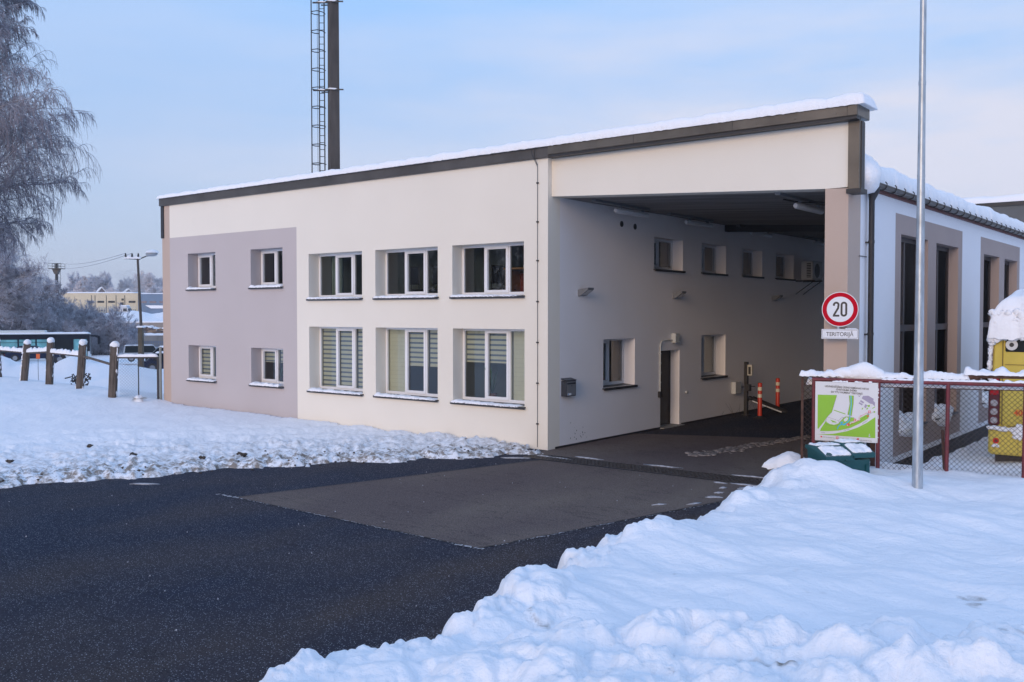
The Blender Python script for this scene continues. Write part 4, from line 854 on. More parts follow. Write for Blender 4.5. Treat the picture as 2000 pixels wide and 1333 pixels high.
b = MB(MS, o); b.bbox(22.28, 22.50, -.13, 0, 2.22, 2.48, .012); b.build('box', PLG, e_)
b = MB(MS, o); b.tube([(22.28, -.03, 2.30), (21.80, -.03, 2.30), (21.70, -.03, 2.27), (21.64, -.03, 2.18), (21.635, -.03, .95)], .018, 8); b.build('conduit', PLG, e_)
b = MB(MS, o)
for z in (1.2, 1.45, 1.7, 1.95): b.box(21.61, 21.66, -.052, 0, z, z + .025)
b.build('clip', PLG, e_)
e_ = empty('key_switch', at_wall(21.62, .9), 0, 'small black key switch at the left edge of the dark door', 'switch'); b = MB(MS, at_wall(21.62, .9)); b.bbox(21.57, 21.69, -.07, 0, .82, .98, .008); b.tube([(21.63, -.072, .90), (21.63, -.085, .90)], .02, 10); b.build('switch_body', DARK, e_)
e_ = empty('socket', at_wall(23.1, .86), 0, 'tiny pale round socket on the wall right of the door', 'socket'); b = MB(MS, at_wall(23.1, .86)); b.tube([(23.12, 0, .86), (23.12, -.05, .86)], .035, 12); b.build('socket_body', PLG, e_); b = MB(MS, at_wall(23.1, .86)); b.disc((23.12, -.052, .86), .018, 'y', 10); b.build('socket_hole', DARK, e_)
e_ = empty('junction_box', at_wall(26.4, .85), 0, 'pale grey junction box low on the wall beside the black intercom post', 'junction box'); o = at_wall(26.4, .85)
b = MB(MS, o); b.bbox(25.95, 26.35, -.14, 0, .62, .98, .012); b.build('box', PLG, e_); b = MB(MS, o); b.tube([(26.35, -.05, .80), (27.0, -.28, .80)], .012, 6); b.build('cable', DARK, e_)
# intercom post
ix, iy = -11.78, 26.15
ip = empty('intercom_post', (ix, iy, 0), 0, 'black square post carrying a pale intercom panel', 'post'); b = MB(); b.box(-.05, .05, -.05, .05, 0, 1.58); b.box(-.12, .12, -.12, .12, 0, .02); b.build('post', DARK, ip)
b = MB(); b.bbox(.055, .20, -.06, .03, 1.18, 1.50, .01, 0); pn_ = b.build('reader', pm('beige_plastic', (.5, .48, .42), .5), ip); b = MB(); b.box(.09, .165, -.066, -.061, 1.22, 1.44); b.build('reader_screen', DARK, pn_)
b = MB(); b.bbox(.03, .14, -.08, .06, .72, .92, .01); b.build('clamp_box', DARK, ip)
b = MB(); rr = random.Random(5)
for k in range(16):
    x, y = ix + rr.uniform(-.5, .5), iy + rr.uniform(-.9, .5); b.tube([(x, y, 0), (x + rr.uniform(-.25, .25), y + rr.uniform(-.3, .3), rr.uniform(.15, .45))], [.005, .002], 3)
tag(b.build('dry_weeds', pm('dry_stalk', (.05, .04, .035), .8)), 'dry weed stalks around the intercom post', 'weeds', kind='stuff')
# flexible bollards
ORG = pm('red_orange_plastic', (.50, .035, .012), .45); CRB = pm('reflective_band', (.66, .60, .48), .5)
def bollard():
    r = empty('bollard', (0, 0, 0), 0)
    b = MB(); b.tube([(0, 0, .04), (0, 0, 1.0), (0, 0, 1.02)], [.062, .062, .05], 18); b.build('post', ORG, r)
    b = MB(); b.tube([(0, 0, 0), (0, 0, .02), (0, 0, .06), (0, 0, .08)], [.19, .18, .09, .075], 20); b.build('base', DARK, r)
    for z in (.60, .80): b = MB(); b.tube([(0, 0, z), (0, 0, z + .10)], .0645, 18, cap=False); b.build('reflective_band', CRB, r)
    return r
b1 = bollard(); b2 = copy_tree(b1); b1.location = (-11.09, 25.55, .005); b2.location = (-11.45, 27.7, .005)
tag(b1, 'red bollard with two cream bands, nearer and left of the pair in the passage', 'bollard', 'bollards in the passage'); tag(b2, 'red bollard with two cream bands, farther and right of the pair in the passage', 'bollard', 'bollards in the passage')
# fallen barrier arm
ba = empty('barrier_arm', (-11.5, 26.8, 0), 0, 'black fallen barrier arm with a white strip lying behind the bollards', 'barrier arm'); o = (-11.5, 26.8, 0)
b = MB(None, o); b.tube([(-11.85, 26.5, .50), (-10.95, 27.1, .07)], .065, 6); b.tube([(-11.92, 26.55, .42), (-11.75, 26.3, .5)], .05, 6); b.tube([(-11.95, 27.0, .46), (-11.0, 27.35, .05)], .05, 6); b.build('beam', DARK, ba)
b = MB(None, o); b.tube([(-11.75, 26.50, .40), (-11.03, 26.98, .07)], .022, 4); b.build('white_strip', SGNW, ba)
# tube lights under the ceiling
TUBE = pm('tube_cover', (.62, .63, .66), .3)
for i, (x, y, lb) in enumerate([(-11.55, 18.5, 'long ceiling tube light closest to the entrance on the office side'), (-11.6, 22.0, 'long ceiling tube light second from the entrance on the office side'), (-11.6, 26.0, 'long ceiling tube light just past the black beam'), (-7.15, 18.1, 'long ceiling tube light beside the beige pillar'), (-11.6, 31.0, 'long ceiling tube light deep inside above the air conditioner')]):
    z = slz(x); e_ = empty('tube_light', (x, y, z), 0, lb, 'ceiling light', 'tube lights under the passage ceiling')
    b = MB(); b.tube([(0, 0, -.17), (0, .06, -.17), (0, 1.4, -.17), (0, 1.46, -.17)], [.045, .065, .065, .045], 12); b.build('cover', TUBE, e_)
    b = MB(); b.box(-.05, .05, -.9, 1.5, -.055, -.002); b.box(-.03, .03, .2, .24, -.12, -.055); b.box(-.03, .03, 1.2, 1.24, -.12, -.055); b.build('mounting_rail', LG, e_)
b = MB(); pts = [(-6.2, 18.6, slz(-6.2, -.05)), (-6.9, 18.9, slz(-6.9, -.05)), (-7.3, 18.5, slz(-7.3, -.06)), (-7.35, 18.0, slz(-7.35, -.06))]; b.tube(pts, .018, 6); tag(b.build('ceiling_cable', DARK), 'black cable looping under the passage ceiling near the pillar', 'cable')
# air conditioner on brackets
ac = empty('air_conditioner', (XC, 31.5, 4.0), 0, 'outdoor air conditioner unit on wall brackets deep in the passage', 'air conditioner'); o = (XC, 31.5, 4.0)
b = MB(MS, o); b.bbox(30.75, 31.65, -.62, -.22, 4.12, 4.75, .02); b.build('casing', pm('ac_casing', (.50, .51, .52), .5), ac)
b = MB(MS, o)
for k in range(9): b.box(30.735, 30.75, -.56, -.42, 4.2 + k * .055, 4.2 + k * .055 + .03)
b.build('side_grille', DARK, ac)
b = MB(MS, o); b.disc((31.15, -.623, 4.43), .24, 'y', 24); b.build('fan_grille', DARK, ac)
b = MB(MS, o)
for y in (30.85, 31.5): b.box(y, y + .04, -.66, 0, 4.07, 4.118); b.tube([(y + .02, -.6, 4.07), (y + .02, -.0, 3.65)], .014, 6)
b.build('bracket', DARK, ac)
# traffic light behind the pillar
tl = empty('traffic_light', (-6.26, 17.9, 2.5), 0, 'small black traffic light with its red lamp lit, peeking from behind the pillar', 'traffic light'); o = (-6.26, 17.9, 2.5)
b = MB(None, o); b.bbox(-6.36, -6.13, 17.62, 17.80, 2.55, 3.08, .02); b.box(-6.14, -6.10, 17.68, 17.74, 2.7, 2.75)
b.build('housing', DARK, tl)
for z, mt, nm in ((2.945, pm('lit_red_lamp', (.8, .02, .01), .3, emit=((1, .04, .02), 2.2)), 'red_lamp'), (2.70, pm('unlit_lamp', (.02, .03, .02), .3), 'green_lamp')):
    b = MB(None, o); b.tube([(-6.25, 17.62, z), (-6.25, 17.595, z), (-6.25, 17.585, z)], [.085, .075, .02], 16); l_ = b.build(nm, mt, tl)
    b = MB(None, o)
    for k in range(10):
        a0, a1 = math.pi * (-.05 + k * .11), math.pi * (-.05 + (k + 1) * .11)
        b.quad((-6.25 + .1 * math.cos(a0), 17.62, z + .1 * math.sin(a0)), (-6.25 + .1 * math.cos(a1), 17.62, z + .1 * math.sin(a1)), (-6.25 + .1 * math.cos(a1), 17.50, z + .1 * math.sin(a1)), (-6.25 + .1 * math.cos(a0), 17.50, z + .1 * math.sin(a0)))
    b.build('visor', DARK, tl)

# ------------------------------------------------------------------ yellow bus seen from behind
YEL = pm('yellow_bus_paint', (.62, .48, .095), .5, var=(2, .10), spec=.2); yo = (-3.82, 19.24, .15)
yb_ = empty('yellow_bus', yo, 0, 'yellow bus parked by the side wall, rear towards the fence, roof loaded with snow', 'bus')
def rrect(x0, x1, z0, z1, r, n=5): return arc(x1 - r, z1 - r, r, 0, 90, n) + arc(x0 + r, z1 - r, r, 90, 180, n) + arc(x0 + r, z0 + r, r, 180, 270, n) + arc(x1 - r, z0 + r, r, 270, 360, n)
def loft(b, secs, m=None, smooth=True):
    n = len(secs[0]); vs = sum(secs, []); fs = [(k * n + i, (k + 1) * n + i, (k + 1) * n + (i + 1) % n, k * n + (i + 1) % n) for k in range(len(secs) - 1) for i in range(n)]
    b.add(vs, fs, m, smooth); b.add(secs[0], [tuple(range(n))], m); b.add(secs[-1], [tuple(range(n - 1, -1, -1))], m)
b = MB(None, yo); X0, X1 = -3.86, -1.62
def bsec(y, i, zt): return [(x, y, z) for x, z in [(x + (.05 if x < (X0 + X1) / 2 else -.05) * max(0, (z - 1.2) / 1.6), z) for x, z in rrect(X0 + i, X1 - i, .42 + i, zt - i, .16)]]
loft(b, [bsec(19.24, .05, 2.80), bsec(19.27, .015, 2.82), bsec(19.34, 0, 2.84), bsec(26.6, 0, 2.84), bsec(26.8, .08, 2.8)]); b.build('body', YEL, yb_)
b = MB(None, yo); b.bbox(X0 + .0, X1, 19.16, 19.30, .40, .88, .04); b.box(X0 + .5, X0 + .505, 19.155, 19.165, .44, .86, 1); b.build('bumper', [YEL, DARK], yb_)
b = MB(None, yo); b.box(X0 + .08, X1 - .08, 19.4, 26.5, .2, .43); b.build('chassis', DARK, yb_)
b = MB(None, yo); b.bbox(X0 + .26, X1 - .26, 19.215, 19.25, 2.30, 2.66, .02); b.build('rear_window', BLACKG, yb_)
b = MB(None, yo); b.box(X0 + .215, X0 + .225, 19.20, 19.26, .95, 2.5, 0); b.box(X0 + .26, X1 - .26, 19.222, 19.24, 2.06, 2.07, 0); b.box(X0 + .30, X1 - .3, 19.228, 19.24, .93, .94, 0); b.build('panel_gap', pm('yellow_dark_gap', (.18, .13, .03), .6), yb_)
b = MB(None, yo); b.bbox(X0 - .01, X0 + .18, 19.19, 19.32, .93, 1.83, .03); lc = b.build('lamp_cluster', pm('dark_red_housing', (.10, .006, .012), .3), yb_)
b = MB(None, yo); b.bbox(X0 + .02, X0 + .165, 19.18, 19.2, 1.5, 1.80, .01); b.build('brake_lens', pm('red_lens', (.42, .008, .012), .2), lc)
for z in (1.35, 1.19, 1.03): b = MB(None, yo); b.tube([(X0 + .09, 19.195, z), (X0 + .09, 19.175, z), (X0 + .09, 19.168, z)], [.065, .06, .03], 16); b.build('round_lens', pm('clear_lens', (.42, .38, .38), .2), lc)
b = MB(None, yo); b.tube([(X0 + .14, 19.165, .66), (X0 + .14, 19.145, .66)], .052, 18, 0); b.disc((X0 + .14, 19.1445, .66), .028, 'y', 14, 1); b.build('reflector', [pm('reflector_red', (.62, .02, .01), .25), pm('reflector_dark', (.16, .005, .005), .3)], yb_)
b = MB(None, yo); b.tube([(X0 + .37, 19.20, 2.43), (X0 + .37, 19.185, 2.43)], .10, 24, 0); b.disc((X0 + .37, 19.184, 2.43), .04, 'y', 16, 1); b.build('round_cap', [pm('cap_white', (.6, .6, .6), .4), DARK], yb_)
text('fleet_number', '404', .15, basis((X0 + .42, 19.204, 1.14), (1, 0, 0), (0, 1, 0)), pm('orange_ink', (.75, .10, .01), .5), yb_, 'LEFT', .95, .001, yo, .004)
for (y, sx_) in ((21.1, X0 + .02), (21.1, X1 - .30), (25.2, X0 + .02), (25.2, X1 - .30)):
    b = MB(None, yo); b.tube([(sx_, y, .5), (sx_ + .28, y, .5)], .45, 24); w_ = b.build('wheel', pm('tyre', (.015, .015, .016), .8), yb_); b = MB(None, yo); b.disc((sx_ - .003 if sx_ < -3 else sx_ + .283, y, .5), .24, 'x', 20); b.build('rim', SLV, w_)
b = MB(None, yo)
for k in range(5): b.box(X0 - .008, X0 + .045, 19.9 + k * 1.3, 21.05 + k * 1.3, 1.65, 2.4); b.box(X1 - .045, X1 + .008, 19.9 + k * 1.3, 21.05 + k * 1.3, 1.65, 2.4)
b.build('side_windows', BLACKG, yb_)
snowcap(Mi, X0 - .02, X1 + .02, 19.05, 26.8, 2.62, .76, .34, 31, .035, .06, .25, yo, lump=.15, nm='roof_snow', parent=yb_, droop=.35)
b = MB(None, yo); rr = random.Random(12)
for k in range(420):    # crumbling snow face hanging down the rear
    u = rr.random(); x = X0 + .02 + u * 2.2; z = rr.uniform(2.46 + .07 * math.sin(x * 5), 3.05); s = rr.uniform(.02, .065)
    b.blob((x, 19.17 - rr.uniform(-.03, .06) * (1 if z > 2.5 else .4), z), s * 1.2, s * .7, s, 8, 5, k, .3)
for k in range(60): z = rr.uniform(1.95, 2.8); b.blob((X0 - .005 + (z - 1.95) * .05, 19.2 + rr.uniform(-.02, .1), z), rr.uniform(.015, .045), .035, rr.uniform(.02, .06), 7, 5, k, .3)
for k in range(60): x = X0 + rr.random() * .9; b.blob((x, 19.15, .90 - .05 * (x - X0) + rr.uniform(-.02, .02)), rr.uniform(.02, .06), .03, rr.uniform(.015, .04), 7, 5, k, .3)
for k in range(26): b.blob((X0 + .55 + rr.uniform(-.12, .2), 19.15, .84 + rr.uniform(-.12, .12)), rr.uniform(.03, .07), .04, rr.uniform(.03, .06), 7, 5, k, .3)
for k in range(30): b.blob((X0 + .01 + rr.uniform(0, .05), 19.16, 1.83 + rr.uniform(-.2, .03)), rr.uniform(.01, .03), .02, rr.uniform(.01, .03), 6, 4, k, .3)
for k in range(10): b.blob((X0 + .12 + rr.uniform(-.03, .06), 19.14, .57 + rr.uniform(-.02, .02)), .03, .02, .018, 6, 4, k, .3)
b.build('rear_snow', SNOW, yb_)

# dark building with snowy roof far behind the wing
nb = empty('neighbour_building', (-3, 60.5, 0), 0, 'dark grey flat building with a snowy roof edge far right behind the wing', 'building'); o = (-3, 60.5, 0)
b = MB(None, o); b.box(-16, 12, 60.5, 75, -.5, 9.35); b.build('wall', pm('dark_grey_panel', (.12, .125, .13), .8, var=(.6, .15)), nb)
b = MB(None, o)
for k in range(10): b.box(-15.9 + k * 2.8, -15.84 + k * 2.8, 60.47, 60.499, 0, 9.3)
b.box(-16.1, 12.1, 60.4, 60.5, 9.2, 9.42); b.build('panel_joint', DARK, nb)
snowcap(Mi, -16.2, 12.2, 60.3, 75, 9.42, .42, .35, 5, .5, .5, .2, o, nm='roof_snow', parent=nb)

# ------------------------------------------------------------------ trees
def bark_mat(name, col, snow=(.80, .83, .90), lo=.15, hi=.55, amt=.9, patch=None):
    m = bpy.data.materials.new(name); m.use_nodes = True; t = m.node_tree; b_ = t.nodes['Principled BSDF']; l = t.links.new
    b_.inputs['Roughness'].default_value = .85; b_.inputs['Specular IOR Level'].default_value = .2
    g = N(t, 'ShaderNodeNewGeometry'); s = N(t, 'ShaderNodeSeparateXYZ'); l(g.outputs['Normal'], s.inputs[0])
    r = N(t, 'ShaderNodeMapRange'); r.inputs[1].default_value = lo; r.inputs[2].default_value = hi; r.inputs[4].default_value = amt; l(s.outputs['Z'], r.inputs[0])
    c = N(t, 'ShaderNodeTexCoord'); n = N(t, 'ShaderNodeTexNoise'); n.inputs['Scale'].default_value = 1.3; n.inputs['Detail'].default_value = 5; l(c.outputs['Object'], n.inputs['Vector'])
    k = N(t, 'ShaderNodeMapRange'); k.inputs[1].default_value = .35; k.inputs[2].default_value = .6; k.inputs[3].default_value = .35; l(n.outputs['Fac'], k.inputs[0])
    mu = N(t, 'ShaderNodeMath', operation='MULTIPLY'); l(r.outputs[0], mu.inputs[0]); l(k.outputs[0], mu.inputs[1])
    mx = N(t, 'ShaderNodeMixRGB'); mx.inputs[1].default_value = (*col, 1); mx.inputs[2].default_value = (*snow, 1); l(mu.outputs[0], mx.inputs[0]); l(mx.outputs[0], b_.inputs['Base Color'])
    MATS[name] = m; return m
TRUNKM = bark_mat('snowy_bark', (.07, .06, .07), lo=.0, hi=.4); TWIGM = bark_mat('snowy_twigs', (.27, .24, .28), lo=-.1, hi=.4, amt=.9); BIRTW = bark_mat('birch_twigs', (.26, .235, .27), lo=.2, hi=.7, amt=.75)
BIRTR = bark_mat('birch_bark', (.26, .24, .26)); FROST = bark_mat('frosted_twigs', (.80, .70, .68), amt=.8, lo=-.4); FROSTD = bark_mat('half_frosted_twigs', (.46, .45, .52), amt=.8, lo=-.1)
class Tree:
    def __init__(s, seed): s.rg = random.Random(seed); s.seg = []
    def rv(s): return Vector((s.rg.gauss(0, 1), s.rg.gauss(0, 1), s.rg.gauss(0, 1)))
    def grow(s, p, d, Ln, r, lv, P):
        c = P[lv]; n = c['n']; p = Vector(p); d = Vector(d).normalized(); step = Ln / n; r1 = r * c.get('tp', .35)
        for i in range(n):
            d = (d + s.rv() * c['wob'] + Vector((0, 0, c['trop'])) * (i + 1) / n).normalized()
            q = p + d * step; ra = r + (r1 - r) * i / n; rb = r + (r1 - r) * (i + 1) / n
            s.seg.append((*p, *q, ra, rb, lv))
            if lv + 1 < len(P) and (i + 1) / n > c['st']:
                k = c['k']; k = int(k) + (s.rg.random() < k - int(k))
                for _ in range(k):
                    ax = d.orthogonal().normalized(); ax = Matrix.Rotation(s.rg.uniform(0, 6.283), 3, d) @ ax
                    an = R_(s.rg.uniform(*c['an'])); nd = d * math.cos(an) + ax * math.sin(an)
                    t = (i + 1) / n; ll = Ln * c['lr'] * s.rg.uniform(.7, 1.25) * (1 - c.get('sh', .5) * t)
                    s.grow(p.lerp(q, s.rg.random()), nd, ll, max(c.get('mr', .01), rb * c.get('rr', .6)), lv + 1, P)
            p = q
    def mesh(s, lo, hi, name, sides=3):
        A = np.array([x for x in s.seg if lo <= x[8] <= hi]); p, q, ra, rb = A[:, :3], A[:, 3:6], A[:, 6:7], A[:, 7:8]
        d = q - p; d /= np.linalg.norm(d, axis=1, keepdims=True) + 1e-9
        up = np.where(np.abs(d[:, 2:3]) < .9, np.array([[0, 0, 1.]]), np.array([[1., 0, 0]])); x = np.cross(d, up); x /= np.linalg.norm(x, axis=1, keepdims=True); y = np.cross(x, d)
        V = []
        for k in range(sides):
            t = 2 * math.pi * k / sides + math.pi / 2; o = x * math.cos(t) + y * math.sin(t); V.append(p + o * ra)
        for k in range(sides):
            t = 2 * math.pi * k / sides + math.pi / 2; o = x * math.cos(t) + y * math.sin(t); V.append(q + o * rb)
        n = len(A); V = np.stack(V, 1).reshape(-1, 3); base = np.arange(n)[:, None] * (2 * sides)
        F = np.concatenate([base + np.array([[k, (k + 1) % sides, sides + (k + 1) % sides, sides + k]]) for k in range(sides)])
        return fast_mesh(name, V, F, True)
def make_tree(name, seed, starts, P, split, tm, cm, sides=4):
    T = Tree(seed)
    for (p, d, Ln, r) in starts: T.grow(p, d, Ln, r, 0, P)
    root = empty(name, (0, 0, 0)); link(T.mesh(0, split, 'trunk', 6), 'trunk', tm, root); link(T.mesh(split + 1, 9, 'crown', 3), 'crown', cm, root)
    return root
# the big weeping birch at the left edge, its crown hanging into the frame
BP = [dict(n=16, wob=.03, trop=.05, st=.28, k=3.7, an=(30, 66), lr=.42, rr=.42, sh=.58, tp=.25),
      dict(n=9, wob=.10, trop=.0, st=.18, k=2.1, an=(18, 55), lr=.44, rr=.5, sh=.35, tp=.3, mr=.018),
      dict(n=6, wob=.13, trop=-.10, st=.10, k=1.9, an=(15, 70), lr=.55, rr=.6, sh=.3, tp=.5, mr=.012),
      dict(n=5, wob=.10, trop=-.60, st=.0, k=1.25, an=(10, 50), lr=.7, rr=.8, sh=.3, tp=.6, mr=.0085),
      dict(n=4, wob=.06, trop=-1.1, st=2, k=0, an=(0, 1), lr=1, tp=.6)]
rt = rq(-28.7, 47)
bt_ = make_tree('birch_tree', 12, [((0, 0, 0), (.05, 0, 1), 21.5, .30)], BP, 1, BIRTR, BIRTW)
bt_.location = (rt.x, rt.y, -1.0); tag(bt_, 'tall weeping birch with bare drooping twigs at the left edge', 'tree')
# snowy broad trees behind the yard, lower than the birch
SP = [dict(n=7, wob=.10, trop=.05, st=.25, k=2.2, an=(30, 65), lr=.62, rr=.55, sh=.45, tp=.35),
      dict(n=6, wob=.16, trop=.06, st=.15, k=2.2, an=(25, 65), lr=.5, rr=.6, sh=.3, tp=.4, mr=.03),
      dict(n=5, wob=.20, trop=.02, st=.1, k=2.4, an=(25, 70), lr=.5, rr=.65, sh=.3, tp=.45, mr=.02),
      dict(n=4, wob=.22, trop=-.02, st=.0, k=1.5, an=(25, 70), lr=.6, rr=.8, sh=.2, tp=.6, mr=.013),
      dict(n=3, wob=.25, trop=-.06, st=2, k=0, an=(0, 1), lr=1, tp=.6)]
for i, (px, dep, hh, seed, lb) in enumerate([(22, 110, 13.0, 11, 'snow laden spreading tree with dark forked trunk behind the bus'), (78, 120, 10.5, 12, 'smaller snowy tree right of the dark forked tree'), (-45, 106, 17, 13, 'large snowy tree mostly cut off by the left edge')]):
    T = make_tree('snowy_tree', seed, [((0, 0, 0), (.0, .0, 1), hh * .75, hh * .022), ((.2, .1, .3), (.35, .2, 1), hh * .65, hh * .016)], SP, 1, TRUNKM, TWIGM)
    p = rq((px - 1000) / 1845 * dep, dep, gz(*rq((px - 1000) / 1845 * dep, dep).xy) - .1); T.location = p; tag(T, lb, 'tree', 'snowy trees behind the bus yard')
# thicket of bare bushes behind the buses
HP = [dict(n=5, wob=.12, trop=.10, st=.15, k=2.3, an=(15, 50), lr=.6, rr=.6, sh=.4, tp=.4),
      dict(n=5, wob=.16, trop=.08, st=.1, k=2.4, an=(20, 60), lr=.55, rr=.6, sh=.3, tp=.4, mr=.024),
      dict(n=4, wob=.2, trop=.03, st=.0, k=1.7, an=(25, 65), lr=.6, rr=.7, sh=.3, tp=.5, mr=.018),
      dict(n=3, wob=.22, trop=-.02, st=2, k=0, an=(0, 1), lr=1, tp=.6)]
def bush(seed, n=7):
    rr = random.Random(seed); st = []
    for k in range(n): a = rr.uniform(0, 6.28); rd = rr.uniform(0, 1.2); st.append(((rd * math.cos(a), rd * math.sin(a), -.1), (.45 * math.cos(a) * rd, .45 * math.sin(a) * rd, 1), rr.uniform(.55, 1) * 5.2, .05))
    return make_tree('bare_bush', seed, st, HP, 0, TRUNKM, TWIGM)
protos = [bush(21), bush(22), bush(23)]
rr = random.Random(77); BW = []
for (px, dep, topy) in [(5, 104, 560), (28, 112, 565), (48, 101, 572), (66, 108, 560), (84, 116, 568), (98, 103, 578), (112, 110, 572), (126, 104, 582), (140, 112, 580), (150, 106, 576), (163, 104, 584), (172, 112, 590), (184, 103, 586), (195, 108, 600), (204, 112, 606), (214, 104, 612), (224, 110, 622), (232, 118, 632), (36, 100, 610), (72, 99, 606), (118, 100, 612), (156, 100, 618), (188, 101, 630), (206, 102, 640)]:
    BW.append((px, dep, topy))
for i, (px, dep, topy) in enumerate(BW):
    dep += 12
    o = protos[i] if i < 3 else copy_tree(protos[i % 3]); p = rq((px - 1000) / 1845 * dep, dep); z = gz(p.x, p.y); top = 3 + (613 - topy) / 1845 * dep
    o.location = (p.x, p.y, z); s = (top - z) / 6.6; o.scale = (s * 1.15, s * 1.15, s); o.rotation_euler = (0, 0, rr.uniform(0, 6.28))
    tag(o, 'bare leafless bush dusted with snow in the thicket behind the bus' if px < 190 else 'low bare bush at the right end of the thicket', 'bush', 'thicket of bare bushes' if px < 190 else 'low bushes at the thicket edge')
# frosted trees on the hill
GP = [dict(n=6, wob=.08, trop=.06, st=.15, k=3.0, an=(25, 60), lr=.55, rr=.5, sh=.4, tp=.3),
      dict(n=5, wob=.14, trop=.08, st=.05, k=3.0, an=(25, 60), lr=.55, rr=.6, sh=.3, tp=.4, mr=.06),
      dict(n=4, wob=.2, trop=.04, st=.0, k=2.6, an=(25, 70), lr=.6, rr=.7, sh=.3, tp=.5, mr=.045),
      dict(n=3, wob=.25, trop=-.02, st=2, k=0, an=(0, 1), lr=1, tp=.7)]
hp = [make_tree('frosted_tree', 31, [((0, 0, 0), (0, 0, 1), 8, .2)], GP, 0, TRUNKM, FROST), make_tree('frosted_tree', 32, [((0, 0, 0), (0, 0, 1), 8, .2), ((.5, 0, 0), (.3, .1, 1), 7, .15)], GP, 0, TRUNKM, FROST),
      make_tree('frosted_tree', 33, [((0, 0, 0), (0, 0, 1), 8, .2)], GP, 0, TRUNKM, FROSTD), make_tree('frosted_tree', 34, [((0, 0, 0), (0, 0, 1), 7, .18), ((.6, .3, 0), (.4, 0, 1), 6, .13)], GP, 0, TRUNKM, FROSTD)]
HT = [(128, 555, 1.2, 3), (141, 531, .8, 2), (151, 531, .8, 2), (160, 545, 1.3, 0), (171, 534, 1.6, 1), (184, 531, 1.7, 3), (196, 532, 1.4, 2), (206, 530, .8, 2), (214, 533, .7, 2), (222, 556, 1.3, 1), (238, 538, 1.0, 3), (246, 541, .9, 2), (255, 540, .9, 2), (272, 530, 1.5, 0), (285, 528, 1.8, 1), (298, 533, 1.5, 0), (310, 540, 1.1, 1), (318, 536, 1.2, 3), (100, 548, 1.4, 1), (80, 545, 1.4, 3), (60, 548, 1.3, 0), (135, 562, 1.6, 0), (150, 563, 1.5, 1), (232, 565, 1.5, 1), (246, 566, 1.6, 3), (262, 562, 1.4, 1), (278, 564, 1.6, 0), (292, 560, 1.5, 1), (306, 556, 1.6, 0), (318, 560, 1.4, 1), (214, 565, 1.4, 0), (178, 563, 1.6, 3), (190, 566, 1.4, 0), (165, 565, 1.4, 3)]
used = set()
for i, (px, ty, wf, k) in enumerate(HT):
    dep = rr.uniform(372, 415) if ty < 556 else rr.uniform(335, 360)
    o = hp[k] if k not in used else copy_tree(hp[k]); used.add(k); p = rq((px - 1000) / 1845 * dep, dep); z = gz(p.x, p.y); top = 3 + (613 - ty) / 1845 * dep
    s = max(.35, (top - z) / 11.0); o.location = (p.x, p.y, z - .3); o.scale = (s * wf, s * wf, s); o.rotation_euler = (0, 0, rr.uniform(0, 6.28))
    tag(o, ['pale pinkish frosted tree on the hill above the warehouse', 'grey half frosted bare tree on the hill above the warehouse'][k > 1], 'tree', ['pinkish frosted trees on the hill', 'grey bare trees on the hill'][k > 1])

# ------------------------------------------------------------------ old post and rail fence at the left
WOODM = pm('weathered_post', (.115, .09, .075), .9, var=(5, .5), bump=(14, .7, .02), stretch=(3, 3, .5))
fx0, fy0 = -28.39, 15.58
of = empty('old_fence', (fx0, fy0, .3), 0, 'old leaning fence of brown concrete posts with snow caps and thin rails', 'fence'); fo = (fx0, fy0, .3)
PX = [(217, 775, 666, 29.8, -.035), (153, 760, 662, 32.3, -.05), (94, 755, 658, 34.4, -.03), (44, 748, 661, 36.6, -.06), (-4, 742, 657, 39.0, .02), (-60, 735, 655, 41.5, 0)]
tops = []
for i, (px, yb2, yt, dep, lean) in enumerate(PX):
    r_ = (px - 1000) / 1845 * dep; p = rq(r_, dep); zt = 3 + (613 - (yt + 10)) / 1845 * dep; zb = gz(p.x, p.y) - .3; H_ = zt - zb
    M_ = Matrix.Translation((p.x, p.y, zb)) @ Matrix.Rotation(R_(38 + (i * 7) % 11), 4, 'Z') @ Matrix.Rotation(-lean * 1.6, 4, 'Y')
    b = MB(M_, fo); b.bbox(-.115, .115, -.085, .085, 0, H_, .015); b.box(-.05, .05, -.10, -.086, 0, H_ * .97)
    po_ = b.build('post', WOODM, of); b = MB(M_, fo)
    b.blob((0, 0, H_ + .045), .145, .135, .115, 16, 8, i + 3, .10); b.add([(-.1, -.1, H_ - .01), (.1, -.1, H_ - .01), (.1, .1, H_ - .01), (-.1, .1, H_ - .01)], [(3, 2, 1, 0)])
    r3 = random.Random(i)
    for k in range(16 if i != 3 else 40): sd = r3.choice([-1, 1]); b.blob((sd * .112 if i != 3 else -.12, r3.uniform(-.07, .07), r3.uniform(.3, H_ - .1)), .02 if i != 3 else .045, .035, r3.uniform(.03, .09), 6, 4, k, .25)
    b.build('snow', SNOW, po_); tops.append(M_ @ Vector((0, 0, H_)))
for i in range(5):
    a, c = tops[i].copy(), tops[i + 1].copy(); dz = [.62, .42, .36, .36, .36][i]; dz2 = [.42, .40, .36, .36, .36][i]; a.z -= dz; c.z -= dz2
    b = MB(None, fo); b.tube([a, c], .045, 5); rl = b.build('rail', WOODM, of)
    if i == 0: continue
    d_ = (c - a); u_ = d_.normalized(); n_ = Vector((-u_.y, u_.x, 0)).normalized(); M_ = basis(a, u_, n_, u_.cross(n_))
    snowcap(M_, .05, d_.length - .05, -.075, .075, .035, .12, .07, 40 + i, .05, .03, .4, fo, lump=.7, nm='snow', parent=rl, droop=.3)
